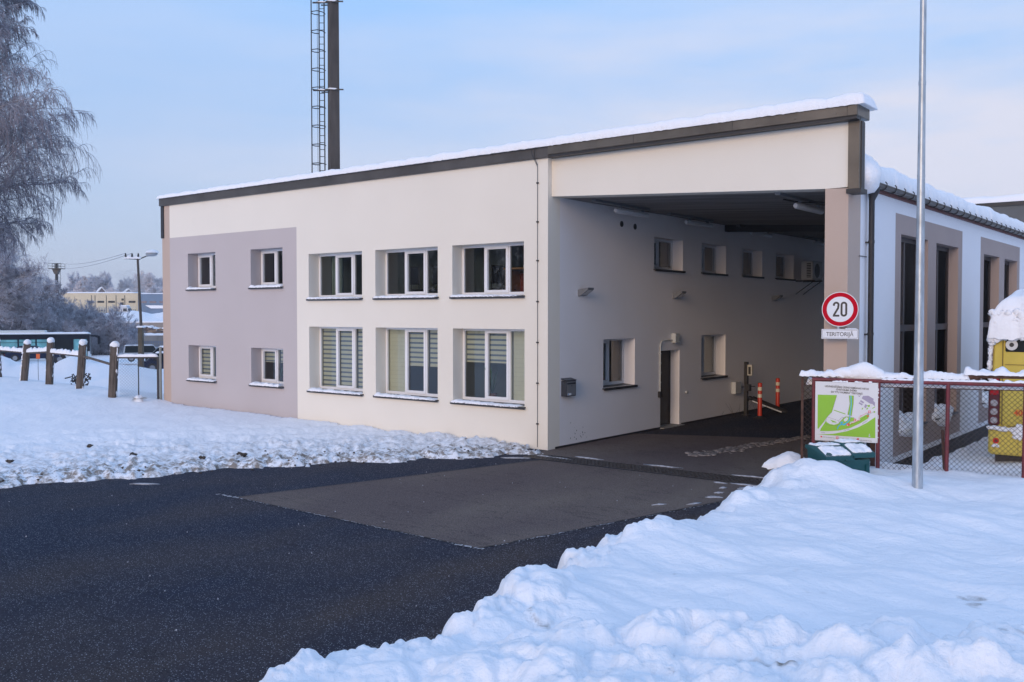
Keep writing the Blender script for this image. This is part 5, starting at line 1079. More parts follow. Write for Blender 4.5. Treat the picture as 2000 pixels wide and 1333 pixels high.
# gate panel of fine mesh between the last post and the building
gt = empty('mesh_gate', (-28.2, 15.6, .2), 0, 'dark framed fine mesh fence panel between the last brown post and the building corner', 'fence panel'); go_ = (-28.2, 15.6, .2)
A0 = tops[0].copy(); A0.z = 0; A1 = Vector((-27.32, 16.60, 0)); GU = (A1 - A0).normalized(); GL = (A1 - A0).length
MG = basis((A0.x, A0.y, 0), GU, Vector((-GU.y, GU.x, 0)))
zt = 3 + (613 - 697) / 1845 * 30
b = MB(MG, go_); b.box(.12, GL, -.02, .02, zt - .05, zt); b.box(GL - .06, GL, -.025, .025, 0, zt - .051); b.box(GL * .52, GL * .52 + .03, -.015, .015, 0, zt - .051); b.build('frame', DARK, gt)
b = MB(MG, go_); b.tube([(GL + .05, .0, 0), (GL + .05, .0, 1.95)], .04, 8); b.build('post', pm('pale_post', (.25, .26, .24), .8), gt)
b = MB(MG, go_); mesh_wires(b, .14, GL - .06, .1, zt - .06, .095, .0032, 0, seed=9); b.build('mesh', pm('dark_wire', (.08, .08, .09), .6), gt)
snowcap(MG, .02, GL - .02, -.06, .06, zt, .09, .06, 44, .04, .03, .3, go_, nm='snow_cap', parent=gt, lump=.3)
# dead grass tuft by the gate and broken lattice of frozen branches behind the fence
b = MB(); r3 = random.Random(6); p = rq(-11.6, 29.3)
for k in range(50): a = r3.uniform(0, 6.28); b.tube([(p.x, p.y, .2), (p.x + .12 * math.cos(a), p.y + .12 * math.sin(a), .38), (p.x + .24 * math.cos(a), p.y + .24 * math.sin(a), r3.uniform(.25, .42))], [.006, .004, .002], 3)
b.blob((p.x, p.y, .3), .14, .14, .16, 10, 6, 3, .2, 1)
tag(b.build('grass_tuft', [pm('dead_grass', (.22, .17, .11), .9), SNOW]), 'snow capped tuft of dead grass at the foot of the mesh gate', 'grass tuft')
b = MB(); p = rq(-15.75, 34.5); r3 = random.Random(2); z0 = gz(p.x, p.y)
for k in range(60):
    a = rq(-15.75 + r3.uniform(-.38, .34), 34.5, .25 + r3.uniform(0, .45)); c = a + Vector((r3.uniform(-.22, .22), r3.uniform(-.2, .2), r3.uniform(-.2, .2))); b.tube([a, c], .022, 4)
b.box(p.x - .05, p.x + .05, p.y - .05, p.y + .05, z0 - .3, .6)
tag(b.build('broken_grating', DARK), 'broken black lattice sticking out of the snow behind the fence posts', 'debris')
# dark clods thrown out on the churned snow
for i, (x, y, s, lb) in enumerate([(-19.99, 10.47, .07, 'flat brown clod farthest to the left among the churned snow'), (-18.06, 10.37, .09, 'wide dark clod in the churned snow below the second small window'), (-16.27, 11.69, .10, 'dark clod in the churned snow below the first large window'), (-16.4, 10.9, .07, 'grey round clod near the road edge of the churned snow'), (-19.07, 8.38, .07, 'small brown clod close to the road at the far left')]):
    z = gz(x, y) + .03; e_ = MB(None, (x, y, z)); r3 = random.Random(i)
    for k in range(5): e_.blob((x + r3.uniform(-1, 1) * s, y + r3.uniform(-.4, .4) * s, z + r3.uniform(0, .02)), s * r3.uniform(.4, .8), s * r3.uniform(.3, .6), s * r3.uniform(.25, .45), 8, 5, k + i, .35)
    o = e_.build('dirt_clod', pm('frozen_dirt', (.07, .055, .045), .95, var=(20, .6), bump=(40, .9, .02))); o.location = (x, y, z); tag(o, lb, 'clod', 'dirt clods on the churned snow')
b = MB(); r3 = random.Random(44)
for k in range(150):
    t_ = r3.random(); fy = 16.2 - 10.5 * t_; fx_ = float(np.interp(fy, [3, 7.3, 9.1, 10.8, 12.4, 14.2, 16.2], [-19.2, -17.1, -16.2, -15.5, -14.5, -13.3, -12.0])); dd = abs(r3.gauss(0, .9)) - .25
    x_, y_ = fx_ - dd * .87, fy + dd * .4; z_ = max(0, gz(x_, y_)); sz = r3.uniform(.006, .026); b.blob((x_, y_, z_ + sz * .3), sz * 1.4, sz, sz * .7, 6, 4, k, .35)
tag(b.build('grit', MATS['frozen_dirt']), 'dark grit scattered in the dirty snow along the road edge', kind='stuff')
# orange marker flag
p = rq(-22.6, 45); z0 = gz(p.x, p.y); of_ = empty('marker', (p.x, p.y, z0), 0, 'small orange marker plate on a thin stake behind the fence', 'marker')
b = MB(basis((0, 0, 0), (QY[0], QY[1], 0), (QX[0], QX[1], 0))); zz = 3 - (697 - 613) / 1845 * 45 - z0; b.bbox(-.09, .09, -.01, .01, zz - .11, zz + .13, .005); b.build('plate', pm('marker_orange', (.72, .12, .02), .5), of_)
b = MB(); b.tube([(0, 0, -.2), (0, 0, zz)], .012, 5); b.build('stake', WOODM, of_)

# ------------------------------------------------------------------ vehicles
TY = pm('tyre', (.015, .015, .016), .8)
def car(name, label, cat, grp, L_, W_, H_, paint, loc, rz, snow=0, van=0, win=None):
    r = empty(name, loc, rz, label, cat, grp); hb = H_ * (.56 if not van else .52)
    prof = [(0, .38), (.02, hb * .85), (.12, hb * .98)] + ([(.04 * L_, hb)] if van else [(.12 * L_, hb)]) + [(L_ * .72, hb), (L_ * .97, hb * .82), (L_, hb * .6), (L_ - .02, .36), (.8 * L_, .26), (.2 * L_, .26)]
    if van: cab = [(.02 * L_, hb), (.06 * L_, H_ * .97), (.14 * L_, H_), (.62 * L_, H_ * .99), (.80 * L_, hb)]
    else: cab = [(.10 * L_, hb), (.24 * L_, H_ * .97), (.34 * L_, H_), (.56 * L_, H_ * .98), (.76 * L_, hb)]
    b = MB(); k = .05
    def shell(pts, y0, y1, tin):
        n = len(pts); zmin = min(z for _, z in pts); zmax = max(z for _, z in pts)
        f = lambda z: tin * (z - zmin) / (zmax - zmin + 1e-6)
        A = [(x, y0 + .04 + f(z), z) for x, z in pts]; B = [(x, y0 + f(z) , z) for x, z in [(px * .98 + .01 * L_, pz) for px, pz in pts]]; C = [(x, y1 - f(z), z) for x, z in [(px * .98 + .01 * L_, pz) for px, pz in pts]]; D = [(x, y1 - .04 - f(z), z) for x, z in pts]
        loft(b, [B, A, D, C], smooth=False)
    shell(prof, -W_ / 2, W_ / 2, .06); shell(cab, -W_ / 2 + .06, W_ / 2 - .06, .16); bd_ = b.build('body', paint, r)
    b = MB()
    for s in (-1, 1):
        y = lambda z: s * (W_ / 2 - .05 - .16 * (z - hb) / (H_ - hb))
        z0, z1 = hb + .04, H_ - .09; x0, x1 = cab[0][0] + .10 * L_ * (0.4 if van else 1), cab[-1][0] - .08 * L_
        xt0, xt1 = cab[1][0] + .02 * L_, cab[3][0] + .01 * L_
        m_ = x0 + (x1 - x0) * .5
        for (a0, a1, t0, t1) in ((x0, m_ - .03, xt0, m_ - .03), (m_ + .03, x1, m_ + .03, xt1)): b.quad((a0, y(z0) , z0), (a1, y(z0), z0), (t1, y(z1), z1), (t0, y(z1), z1))
    for (xa, za), (xb_, zb) in ((cab[-1], cab[-2]), (cab[0], cab[1])):
        sgn = 1 if xa > L_ / 2 else -1; wq = W_ / 2 - .14
        b.quad((xa + sgn * .0 - (xa - xb_) * .08 + sgn * .012, -wq, za + (zb - za) * .08), (xa - (xa - xb_) * .08 + sgn * .012, wq, za + (zb - za) * .08), (xb_ + (xa - xb_) * .1 + sgn * .012, wq - .12, zb - (zb - za) * .1), (xb_ + (xa - xb_) * .1 + sgn * .012, -wq + .12, zb - (zb - za) * .1))
    b.build('window', win or BLACKG, bd_)
    for x in (.19 * L_, .81 * L_):
        for s in (-1, 1):
            b = MB(); b.tube([(x, s * (W_ / 2 - .2), .33), (x, s * (W_ / 2 + .005), .33)], .33, 18); w_ = b.build('wheel', TY, r); b = MB(); b.disc((x, s * (W_ / 2 + .01), .33), .2, 'y', 14); b.build('rim', SLV, w_)
    for s in (-1, 1):
        b = MB(); b.bbox(L_ - .10, L_ - .0, s * (W_ / 2 - .25) - .13, s * (W_ / 2 - .25) + .13, hb * .62, hb * .76, .02); b.build('headlight', pm('headlight', (.6, .6, .6), .15), r)
        b = MB(); b.bbox(-.005, .06, s * (W_ / 2 - .18) - .09, s * (W_ / 2 - .18) + .09, hb * .62, hb * .88, .02); b.build('tail_light', pm('red_lens', (.42, .008, .012), .2), r)
        b = MB(); b.bbox(.70 * L_, .73 * L_, s * (W_ / 2 + .08) - .07, s * (W_ / 2 + .08) + .07, hb - .02, hb + .12, .02); b.build('mirror', paint, r)
    if snow:
        snowcap(Mi, cab[1][0], cab[3][0], -W_ / 2 + .2, W_ / 2 - .2, H_ - .05, snow, .2, 5, .15, .1, .2, nm='roof_snow', parent=r)
        snowcap(Mi, cab[-1][0], L_ * .98, -W_ / 2 + .12, W_ / 2 - .12, hb - .12, snow * .8, .2, 6, .15, .1, .2, nm='hood_snow', parent=r)
    return r
YW = R_(38.2); NAVY = pm('navy_car_paint', (.010, .018, .05), .5, spec=.12); SILC = pm('silver_car_paint', (.36, .38, .42), .3, .3); BLK = pm('black_car_paint', (.010, .012, .018), .5, spec=.12)
def site(px, dep, off=0): p = rq((px - 1000) / 1845 * dep, dep); return (p.x, p.y, gz(p.x, p.y) + off)
TEAL = glass('teal_glass', (.30, .62, .66), 1.0)
car('parked_car', 'silver estate car with dark windows parked beside the lamp post', 'car', 'cars parked in the yard', 4.6, 1.8, 1.62, SILC, site(237, 92, .30), YW + .38, .05, 1)
car('parked_car', 'dark blue car at the building corner behind the mesh gate', 'car', 'cars parked in the yard', 4.4, 1.75, 1.42, NAVY, site(272, 68, .05), YW + .38, .10)
car('parked_car', 'black car half behind the first one near the building corner', 'car', 'cars parked in the yard', 4.4, 1.8, 1.5, BLK, site(283, 80, .25), YW + .38, .12)
car('parked_car', 'dark navy saloon parked in front of the white bus', 'car', 'cars parked in the yard', 4.5, 1.78, 1.42, NAVY, site(10, 86, .42), YW + .38, .0)
car('parked_car', 'black car partly cut off by the left edge in front of the bus', 'car', 'cars parked in the yard', 4.5, 1.78, 1.42, BLK, site(-82, 88, .5), YW + .38, .0)
for px, lb in ((183, 'small snow covered car left of the pair right of the bus mirror'), (193, 'small snow covered car right of the pair right of the bus mirror')):
    car('snow_covered_car', lb, 'car', 'snow covered cars far right of the bus', 4.2, 1.8, 1.5, SILC, site(px, 150 + (px > 190) * 12, 0), YW + 1.2, .5)
# white and black city bus, side on
bl = site(177, 95, .0); bz = -1.95
wb = empty('city_bus', (bl[0], bl[1], bz), YW + math.pi + R_(21.5), 'long city bus with black window band and pale lower side parked behind the fence', 'bus')
BWH = pm('bus_white', (.62, .67, .70), .4); BBK = pm('bus_black', (.010, .012, .022), .5, spec=.1)
b = MB(); Lb = 11.9
def bs2(x, i, z0, z1): return [(x, y, z) for y, z in rrect(-1.25 + i, 1.25 - i, z0 + i, z1 - i, .12)]
loft(b, [bs2(.0, .1, .32, 2.98), bs2(.06, .02, .30, 3.0), bs2(.2, 0, .30, 3.0), bs2(Lb, 0, .30, 3.0)], 0); 
b.build('body', BWH, wb)
b = MB(); YS = 1.262
b.box(.02, Lb - .02, YS - .02, YS, 1.22, 2.93); b.box(.02, Lb - .02, -YS, -YS + .02, 1.22, 2.93); b.box(-.012, .0, -1.15, 1.15, .9, 2.9); b.box(.25, 1.55, YS - .02, YS + .006, .40, 1.22); b.build('window_band', BBK, wb)
for s in (1, -1):
    for (x0, x1, tl_) in ((.30, .85, 0), (.95, 1.5, 0), (1.75, 3.2, 1), (3.35, 4.75, 1), (4.9, 6.3, 1), (6.45, 7.9, 1), (8.05, 9.5, 1), (9.65, 11.0, 1)):
        b = MB(); b.box(x0, x1, s * YS - .004 + .004 * s, s * YS + .004 + .004 * s, 1.42 if tl_ else .75, 2.42); wv = b.build('window', pm('bus_teal_glass', (.17, .45, .50), .3, var=(.9, .5), spec=.3) if (tl_ == 0 or x0 > 3.3) else BLACKG, wb)
        if tl_: b = MB(); b.box(x0, x1, s * YS - .006 + .004 * s, s * YS + .006 + .004 * s, 2.12, 2.16); b.build('window_bar', BBK, wv)
for x in (2.75, 8.9):
    b = MB(); b.tube([(x, YS + .0, .48), (x, YS + .012, .48)], .58, 24); b.tube([(x, -YS, .48), (x, -YS - .012, .48)], .58, 24); b.build('wheel_arch', BBK, wb)
    for s in (-1, 1): b = MB(); b.tube([(x, s * .95, .46), (x, s * (YS + .03), .46)], .46, 22); w_ = b.build('wheel', TY, wb); b = MB(); b.disc((x, s * (YS + .035), .46), .25, 'y', 16); b.build('rim', SLV, w_)
b = MB(); b.bbox(4.0, 9.5, -.9, .9, 3.0, 3.30, .08); b.build('roof_unit', pm('roof_unit_white', (.6, .62, .6), .5), wb)
snowcap(Mi, .05, Lb, -1.2, 1.2, 2.99, .10, .15, 7, .3, .2, .1, nm='roof_snow', parent=wb)
for s in (-1, 1): b = MB(); b.tube([(.1, s * 1.1, 2.75), (-.45, s * 1.2, 2.72), (-.75, s * 1.25, 2.60), (-.78, s * 1.25, 2.3)], [.05, .07, .09, .09], 8); b.bbox(-.86, -.70, s * 1.25 - .12, s * 1.25 + .12, 1.9, 2.35, .03); b.build('mirror_arm', BBK, wb)
b = MB(); b.bbox(3.2, 3.32, YS - .01, YS + .012, .55, .62, .004); b.bbox(3.2, 3.32, YS - .01, YS + .012, .78, .85, .004); b.build('side_marker', pm('red_lens', (.42, .008, .012), .2), wb)

# ------------------------------------------------------------------ yard lamp post, wires, far mast
lp = Vector(site(275, 66)); lx = empty('lamp_post', lp, YW, 'tall yard lamp on a brown pole with a snow capped head and insulator arm', 'street lamp')
zt = 3 + (613 - 507) / 1845 * 66 - lp.z; zm = 3 - (640 - 613) / 1845 * 66 - lp.z
CP = pm('brown_pole', (.10, .08, .055), .85, var=(3, .3))
b = MB(); b.bbox(-.16, .16, -.16, .16, -.6, zm, .03); b.build('base_post', CP, lx)
b = MB(); b.tube([(.05, 0, zm - .6), (-.05, 0, zm + 2), (-.16, 0, zt)], [.10, .09, .075], 10); b.build('pole', pm('brown_steel_pole', (.07, .055, .045), .7), lx)
b = MB(); b.tube([(-1.1, 0, zt + .05), (-.1, 0, zt)], .045, 6); b.tube([(-.16, 0, zt - .05), (.45, 0, zt + .22), (.62, 0, zt + .30)], .04, 6); b.build('arm', DARK, lx)
for u in (-1.0, -.55, -.12): b = MB(); b.tube([(u, 0, zt + .05), (u, 0, zt + .2), (u, 0, zt + .34), (u, 0, zt + .42)], [.02, .075, .06, .03], 8); b.build('insulator', DARK, lx)
b = MB(); b.blob((.82, 0, zt + .36), .42, .22, .17, 18, 10, 1, .02); b.tube([(.45, 0, zt + .22), (.65, 0, zt + .28)], .07, 8); hd_ = b.build('lamp_head', pm('lamp_shell', (.35, .37, .40), .4), lx)
b = MB(); b.blob((.86, 0, zt + .44), .46, .26, .22, 18, 8, 2, .05, half=True); b.build('snow', SNOW, hd_)
snowcap(Mi, -1.1, .1, -.09, .09, zt + .06, .16, .09, 4, .05, .04, .3, nm='snow', parent=lx, lump=.8, droop=.6); snowcap(Mi, -.26, .26, -.25, .25, zm, .12, .12, 4, .06, .06, .2, nm='snow', parent=lx)
ml = Vector(site(112, 150)); mm_ = empty('service_mast', ml, YW, 'dark service mast with a railed platform rising above the snowy trees', 'mast')
zt2 = 3 + (613 - 526) / 1845 * 150 - ml.z
b = MB(); b.tube([(0, 0, -.5), (0, 0, zt2 + .9)], [.26, .22], 10); b.prism([(-.26, zt2 - .8), (.26, zt2 - .8), (.6, zt2), (-.6, zt2)], -.3, .3); b.build('pole', DARK, mm_)
b = MB(); b.box(-1.05, 1.05, -.7, .7, zt2, zt2 + .1); b.build('platform', DARK, mm_)
b = MB()
for u in (-1.02, 0, 1.02):
    for v in (-.68, .68): b.tube([(u, v, zt2), (u, v, zt2 + .85)], .03, 5)
for v in (-.68, .68):
    for z in (.45, .85): b.tube([(-1.02, v, zt2 + z), (1.02, v, zt2 + z)], .03, 5)
b.build('railing', DARK, mm_)
b = MB()
for u in (.35, .75): b.tube([(u, -.3, 0), (u, -.3, zt2)], .03, 5)
z = .5
while z < zt2: b.tube([(.35, -.3, z), (.75, -.3, z)], .02, 4); z += .6
b.build('ladder', DARK, mm_)
Rz = Matrix.Rotation(YW, 4, 'Z')
for u, zz, lb in ((-1.0, .42, 'upper power line sagging from lamp post to the far mast'), (-.55, .42, 'lower power line sagging from lamp post to the far mast')):
    a = lp + (Rz @ Vector((u, 0, zt + zz))); c = ml + (Rz @ Vector((1.0, 0, zt2 + (.85 if u < -.8 else .1)))); b = MB()
    b.tube([a.lerp(c, t / 20) - Vector((0, 0, .35 * 4 * (t / 20) * (1 - t / 20))) for t in range(21)], .018, 4); tag(b.build('power_line', pm('wire_grey', (.25, .25, .30), .6)), lb, 'cable', 'power lines over the yard')

# ------------------------------------------------------------------ far warehouse, blue hall, truck, yard walls, logs
def rqM(px, dep): p = rq((px - 1000) / 1845 * dep, dep); return p
WD = 268; wl = rqM(270.5, WD); wo = (wl.x, wl.y, 1.6)
MWH = basis((wl.x, wl.y, 0), (QY[0], QY[1], 0), (QX[0], QX[1], 0)); k_ = WD / 1845
def wz(y): return 3 + (613 - y) * k_
def wu(x): return (x - 274.5) * k_
wh = empty('warehouse', wo, 0, 'long cream warehouse with garage doors and a flat snowy roof on the far rise', 'building')
b = MB(MWH, wo); b.box(wu(60), wu(274), 0, 30, 1.0, wz(573)); b.build('wall', pm('cream_panel', (.62, .52, .36), .8, var=(.3, .08)), wh)
b = MB(MWH, wo)
for x in (183, 190, 212, 231, 248): b.box(wu(x), wu(x) + .12, -.12, 0, wz(617), wz(577))
b.build('downpipe', DARK, wh)
for x in (175, 195, 216, 256): b = MB(MWH, wo); b.box(wu(x), wu(x + 13), -.05, .05, wz(592), wz(588)); b.build('window', BLACKG, wh)
for (x0, x1, y0, y1) in ((239, 246, 598, 591), (242, 246.5, 587.5, 583.5)): b = MB(MWH, wo); b.box(wu(x0), wu(x1), -.05, .05, wz(y0), wz(y1)); b.build('window', BLACKG, wh)
for x in (197, 217, 257):
    b = MB(MWH, wo); b.box(wu(x), wu(x + 14), -.06, .05, wz(618), wz(598)); d_ = b.build('garage_door', pm('pale_door', (.55, .50, .38), .7), wh); b = MB(MWH, wo)
    for j in range(4): b.box(wu(x + 1 + j * 3.3), wu(x + 2.6 + j * 3.3), -.09, -.06, wz(609), wz(605)); b.box(wu(x + 1 + j * 3.3), wu(x + 2.6 + j * 3.3), -.09, -.06, wz(616), wz(612))
    b.build('door_window', BLACKG, d_)
snowcap(MWH, wu(60), wu(274), -.2, 30, wz(573), .3, .3, 3, 2, 2, .1, wo, nm='roof_snow', parent=wh)
bh = empty('blue_hall', (wl.x, wl.y, 1.6), 0, 'blue metal hall beside the cream warehouse, partly behind the corner', 'building')
b = MB(MWH, wo); b.box(wu(274.6), wu(360), .0, 28, 1.0, wz(574.5)); b.build('wall', pm('blue_panel', (.12, .19, .30), .6, var=(.4, .08)), bh)
b = MB(MWH, wo); b.box(wu(274.6), wu(360), -.05, .0, 1.0, wz(615.5)); b.build('base_band', pm('blue_dark', (.04, .09, .14), .7), bh)
for x in (278, 297, 316, 335): b = MB(MWH, wo); b.box(wu(x), wu(x + 13), -.05, .05, wz(592.5), wz(588.5)); b.build('window', pm('mauve_glass', (.12, .10, .14), .2), bh)
b = MB(MWH, wo); b.prism([(wu(303), 1.2), (wu(345), 1.2), (wu(345), wz(603)), (wu(314), wz(603)), (wu(303), wz(597))], -5, -.01); b.build('lean_to', MATS['blue_panel'], bh)
b = MB(MWH, wo); b.prism([(wu(302), wz(597)), (wu(313), wz(603)), (wu(346), wz(603)), (wu(346), wz(597.5))], -5.3, -.02); b.build('roof_snow', SNOW, bh)
snowcap(MWH, wu(274.6), wu(360), -.1, 28, wz(574.5), .25, .3, 4, 2, 2, .1, wo, nm='roof_snow', parent=bh)
# truck in front of the doors
tp = rqM(238, 258); tz = gz(tp.x, tp.y); tk = empty('lorry', (tp.x, tp.y, tz), YW, 'white lorry cab with snow on its roof in front of the cream warehouse', 'lorry')
b = MB(); b.prism([(0, .7), (2.2, .7), (2.3, 1.6), (2.15, 2.8), (1.7, 3.3), (0, 3.3)], -1.2, 1.2); b.build('cab', pm('lorry_white', (.5, .52, .55), .4), tk)
b = MB(); b.box(.9, 1.9, -1.22, -1.2, 1.9, 2.7); b.box(2.15, 2.26, -1.0, 1.0, 1.8, 2.7); b.build('window', BLACKG, tk)
b = MB(); b.box(-4.5, 0, -1.0, 1.0, .8, 1.1); b.build('chassis', DARK, tk)
for x in (1.3, -2.5, -3.6): b = MB(); b.tube([(x, -1.22, .5), (x, 1.22, .5)], .5, 14); b.build('wheel', TY, tk)
snowcap(Mi, -.1, 1.9, -1.2, 1.2, 3.28, .3, .25, 3, .2, .2, .2, nm='roof_snow', parent=tk)
# retaining wall and yard walls
def farwall(name, label, px0, px1, dep, yb_, yt_, mat_, th=.4, post=0, sn=.25, grp=None):
    a, c = rqM(px0, dep), rqM(px1, dep); o = (a.x, a.y, 0); L0 = (c - a).length; k = dep / 1845; z0, z1 = 3 + (613 - yb_) * k, 3 + (613 - yt_) * k
    r = empty(name, (a.x, a.y, 0), YW, label, 'wall', grp); b = MB(); b.box(0, L0, 0, th, z0 - 1.2, z1); 
    b.build('wall', mat_, r); b = MB(); n = max(1, int(L0 / 3))
    for i in range(n + 1): b.box(i * L0 / n - .08, i * L0 / n + .08, -.06, -.001, z0 - 1.2, z1 + .03)
    b.build('pilaster', mat_, r); snowcap(Mi, -.1, L0 + .1, -.1, th + .1, z1 + .03, sn, .2, 3, .5, .15, .1, nm='snow_cap', parent=r)
YWALL = pm('grey_brown_concrete', (.27, .235, .21), .9, var=(.5, .25))
farwall('retaining_wall', 'long grey brown retaining wall below the warehouse yard', 225, 360, 202, 641, 630.5, YWALL)
farwall('yard_wall', 'brown yard wall with snow on top behind the lamp post', 254, 360, 142, 672, 656, YWALL, sn=.35)
farwall('yard_wall', 'short lower yard wall with snow, left of the longer brown one', 226, 253, 146, 672, 657.5, YWALL, sn=.3)
# picket fence in front of the yard wall
a = rqM(150, 128); pf = empty('picket_fence', (a.x, a.y, gz(a.x, a.y)), YW, 'thin grey picket fence crossing in front of the yard wall', 'fence'); b = MB(); LN = (360 - 150) / 1845 * 128
b.box(0, LN, -.02, .02, .35, .42); b.box(0, LN, -.02, .02, 1.15, 1.22); b.build('rail', pm('picket_grey', (.20, .22, .28), .8), pf); b = MB(); x = 0
while x < LN: b.box(x, x + .08, -.04, -.021, 0, 1.35); x += .24
tag(b.build('pickets', MATS['picket_grey'], pf), kind='stuff')
# log piles
LOGM = pm('log_wood', (.26, .17, .11), .9, var=(2, .5)); LOGE = pm('log_bark', (.10, .075, .07), .9)
for (px0, px1, dep, yb_, yt_, lb, sd_) in ((222, 242, 176, 655, 641, 'dark heap of logs with brush at the left end of the timber yard', 1), (248, 268, 172, 654, 645, 'low snow covered stack of logs beside the lamp post', 2), (272, 306, 172, 655, 640, 'largest log pile with orange brown ends beside the building corner', 3), (308, 345, 168, 655, 643, 'log pile partly hidden by the building corner', 4)):
    a = rqM(px0, dep); k = dep / 1845; z0 = 3 + (613 - yb_) * k; H_ = (yb_ - yt_) * k; L0 = (px1 - px0) * k; lg = empty('log_pile', (a.x, a.y, z0), YW, lb, 'log pile', 'log piles in the timber yard'); b = MB(); r3 = random.Random(sd_)
    for i in range(90):
        u = r3.random(); h = H_ * (.5 + .5 * math.sin(math.pi * (.1 + .8 * u))) * r3.random(); x = u * L0; ln = r3.uniform(1.5, 3.5)
        if r3.random() < .55: b.tube([(x - ln / 2, r3.uniform(-1.2, .5), h), (x + ln / 2, r3.uniform(-1.2, .5), h + r3.uniform(-.3, .3))], r3.uniform(.09, .18), 7, 0)
        else: b.tube([(x, -1.3 + r3.uniform(-.2, .2), h), (x + r3.uniform(-.5, .5), 2, h)], r3.uniform(.12, .22), 8, 1)
    b.build('logs', [LOGM, LOGE], lg)
    b = MB()
    for i in range(4): u = (i + .5) / 4; b.blob((u * L0, .4, H_ * (.62 + .3 * math.sin(math.pi * u))), L0 * .2, 1.3, .45, 14, 7, i + sd_, .25)
    b.build('snow', SNOW, lg)
# house on the hill and dark sheds
for (px, dep, yt_, w_, lb) in ((198, 365, 563, 3.0, 'small house with snowy gable roof among the hill trees'), (250, 362, 566, 3.4, 'low shed with snowy roof on the hill left of the steam')):
    p = rqM(px, dep); k = dep / 1845; zt_ = 3 + (613 - yt_) * k; z0 = gz(p.x, p.y); hs = empty('hill_house', (p.x, p.y, z0), YW + .5, lb, 'house', 'houses on the hill'); hh_ = zt_ - z0
    b = MB(); b.prism([(-w_ / 2, -.5), (w_ / 2, -.5), (w_ / 2, hh_ * .55), (0, hh_ * .97), (-w_ / 2, hh_ * .55)], -3.5, 3.5); b.build('wall', pm('house_brown', (.16, .12, .12), .9), hs)
    b = MB(); b.prism([(-w_ / 2 - .5, hh_ * .5), (0, hh_), (w_ / 2 + .5, hh_ * .5), (w_ / 2 + .5, hh_ * .5 + .4), (0, hh_ + .4), (-w_ / 2 - .5, hh_ * .5 + .4)], -3.8, 3.8); b.build('roof', SNOW, hs)
    b = MB(); b.box(-.5, .5, -3.56, -3.5, hh_ * .2, hh_ * .4); b.build('window', BLACKG, hs)

# ------------------------------------------------------------------ mast with caged ladder behind the building
mq = rq((654 - 1000) / 1845 * 45, 45); MZ = 0.0
mk = empty('lighting_mast', (mq.x, mq.y, MZ), R_(38.2 + 28), 'tall square brown grey mast with caged ladder rising behind the roof', 'mast')
b = MB(); a0, a1 = .245, .20; zt3 = 22; b.add([(-a0, -a0, 0), (a0, -a0, 0), (a0, a0, 0), (-a0, a0, 0), (-a1, -a1, zt3), (a1, -a1, zt3), (a1, a1, zt3), (-a1, a1, zt3)], [(0, 3, 2, 1), (4, 5, 6, 7), (0, 1, 5, 4), (1, 2, 6, 5), (2, 3, 7, 6), (3, 0, 4, 7)])
b.build('column', pm('mast_concrete', (.078, .064, .056), .85, var=(1.1, .5), bump=(12, .4, .01), stretch=(2, 2, .4)), mk)
lad = Matrix.Rotation(R_(-28), 4, 'Z')
ML = lad; o3 = (0, 0, 0)
b = MB(ML); xr = -.33; 
for u in (-.42, -.66): b.tube([(u, -.05, 0), (u, -.05, zt3)], .032, 5)
z = .2
while z < zt3: b.tube([(-.42, -.05, z), (-.66, -.05, z)], .016, 4); z += .33
b.build('ladder', DARK, mk)
b = MB(ML)
z = 3.0
while z < zt3:
    b.tube([(-.34, -.15, z + .0), (-.40, -.45, z), (-.62, -.66, z), (-.88, -.55, z), (-.98, -.30, z), (-.86, -.1, z), (-.66, -.05, z)], .022, 4, cap=False); z += .88
b.tube([(-.96, -.38, 3), (-.96, -.38, zt3)], .028, 5); b.tube([(-.62, -.66, 3), (-.62, -.66, zt3)], .010, 5); b.build('ladder_cage', DARK, mk)
for z in (13.5, 17.6, 9.4):
    b = MB(ML); b.box(-.95, -.25, -.12, -.06, z, z + .06); b.box(-.30, .52, -.30, -.25, z, z + .06); b.box(-.62, -.25, .22, .27, z, z + .05); b.build('clamp', DARK, mk)
    b = MB(ML); b.blob((-.5, -.09, z + .07), .25, .05, .035, 8, 5, 1, .2); b.blob((0, -.28, z + .07), .25, .05, .04, 8, 5, 2, .2); b.build('snow', SNOW, mk)

# ------------------------------------------------------------------ what shows through the office windows
CH = pm('chair_black', (.02, .02, .025), .6); DSK = pm('desk_wood', (.42, .22, .09), .5); RDC = pm('red_cloth', (.30, .06, .04), .8)
def office_chair():
    r = empty('office_chair', (0, 0, 0)); b = MB(); b.bbox(-.24, .24, -.24, .24, .44, .51, .03); b.build('seat', CH, r); b = MB(); b.bbox(-.22, .22, .20, .26, .62, 1.08, .03); b.build('backrest', CH, r)
    b = MB(); [b.tube([(x, y, 0), (x * .9, y * .9, .45)], .014, 6) for x in (-.21, .21) for y in (-.21, .21)]; [b.tube([(x, .22, .45), (x, .24, .7)], .012, 6) for x in (-.18, .18)]; b.build('frame', DARK, r); return r
c0 = office_chair(); spots = [((-16.9, 17.75, 3.12), 2.9, 'black office chair behind the upper middle window, left one'), ((-16.2, 17.8, 3.12), 3.4, 'black office chair behind the upper middle window, right one'), ((-14.6, 18.2, 3.12), 1.4, 'black office chair at the desk behind the upper right window')]
for i, (p, a, lb) in enumerate(spots):
    c = c0 if i == 0 else copy_tree(c0); c.location = p; c.rotation_euler = (0, 0, a); tag(c, lb, 'chair', 'chairs seen through the office windows')
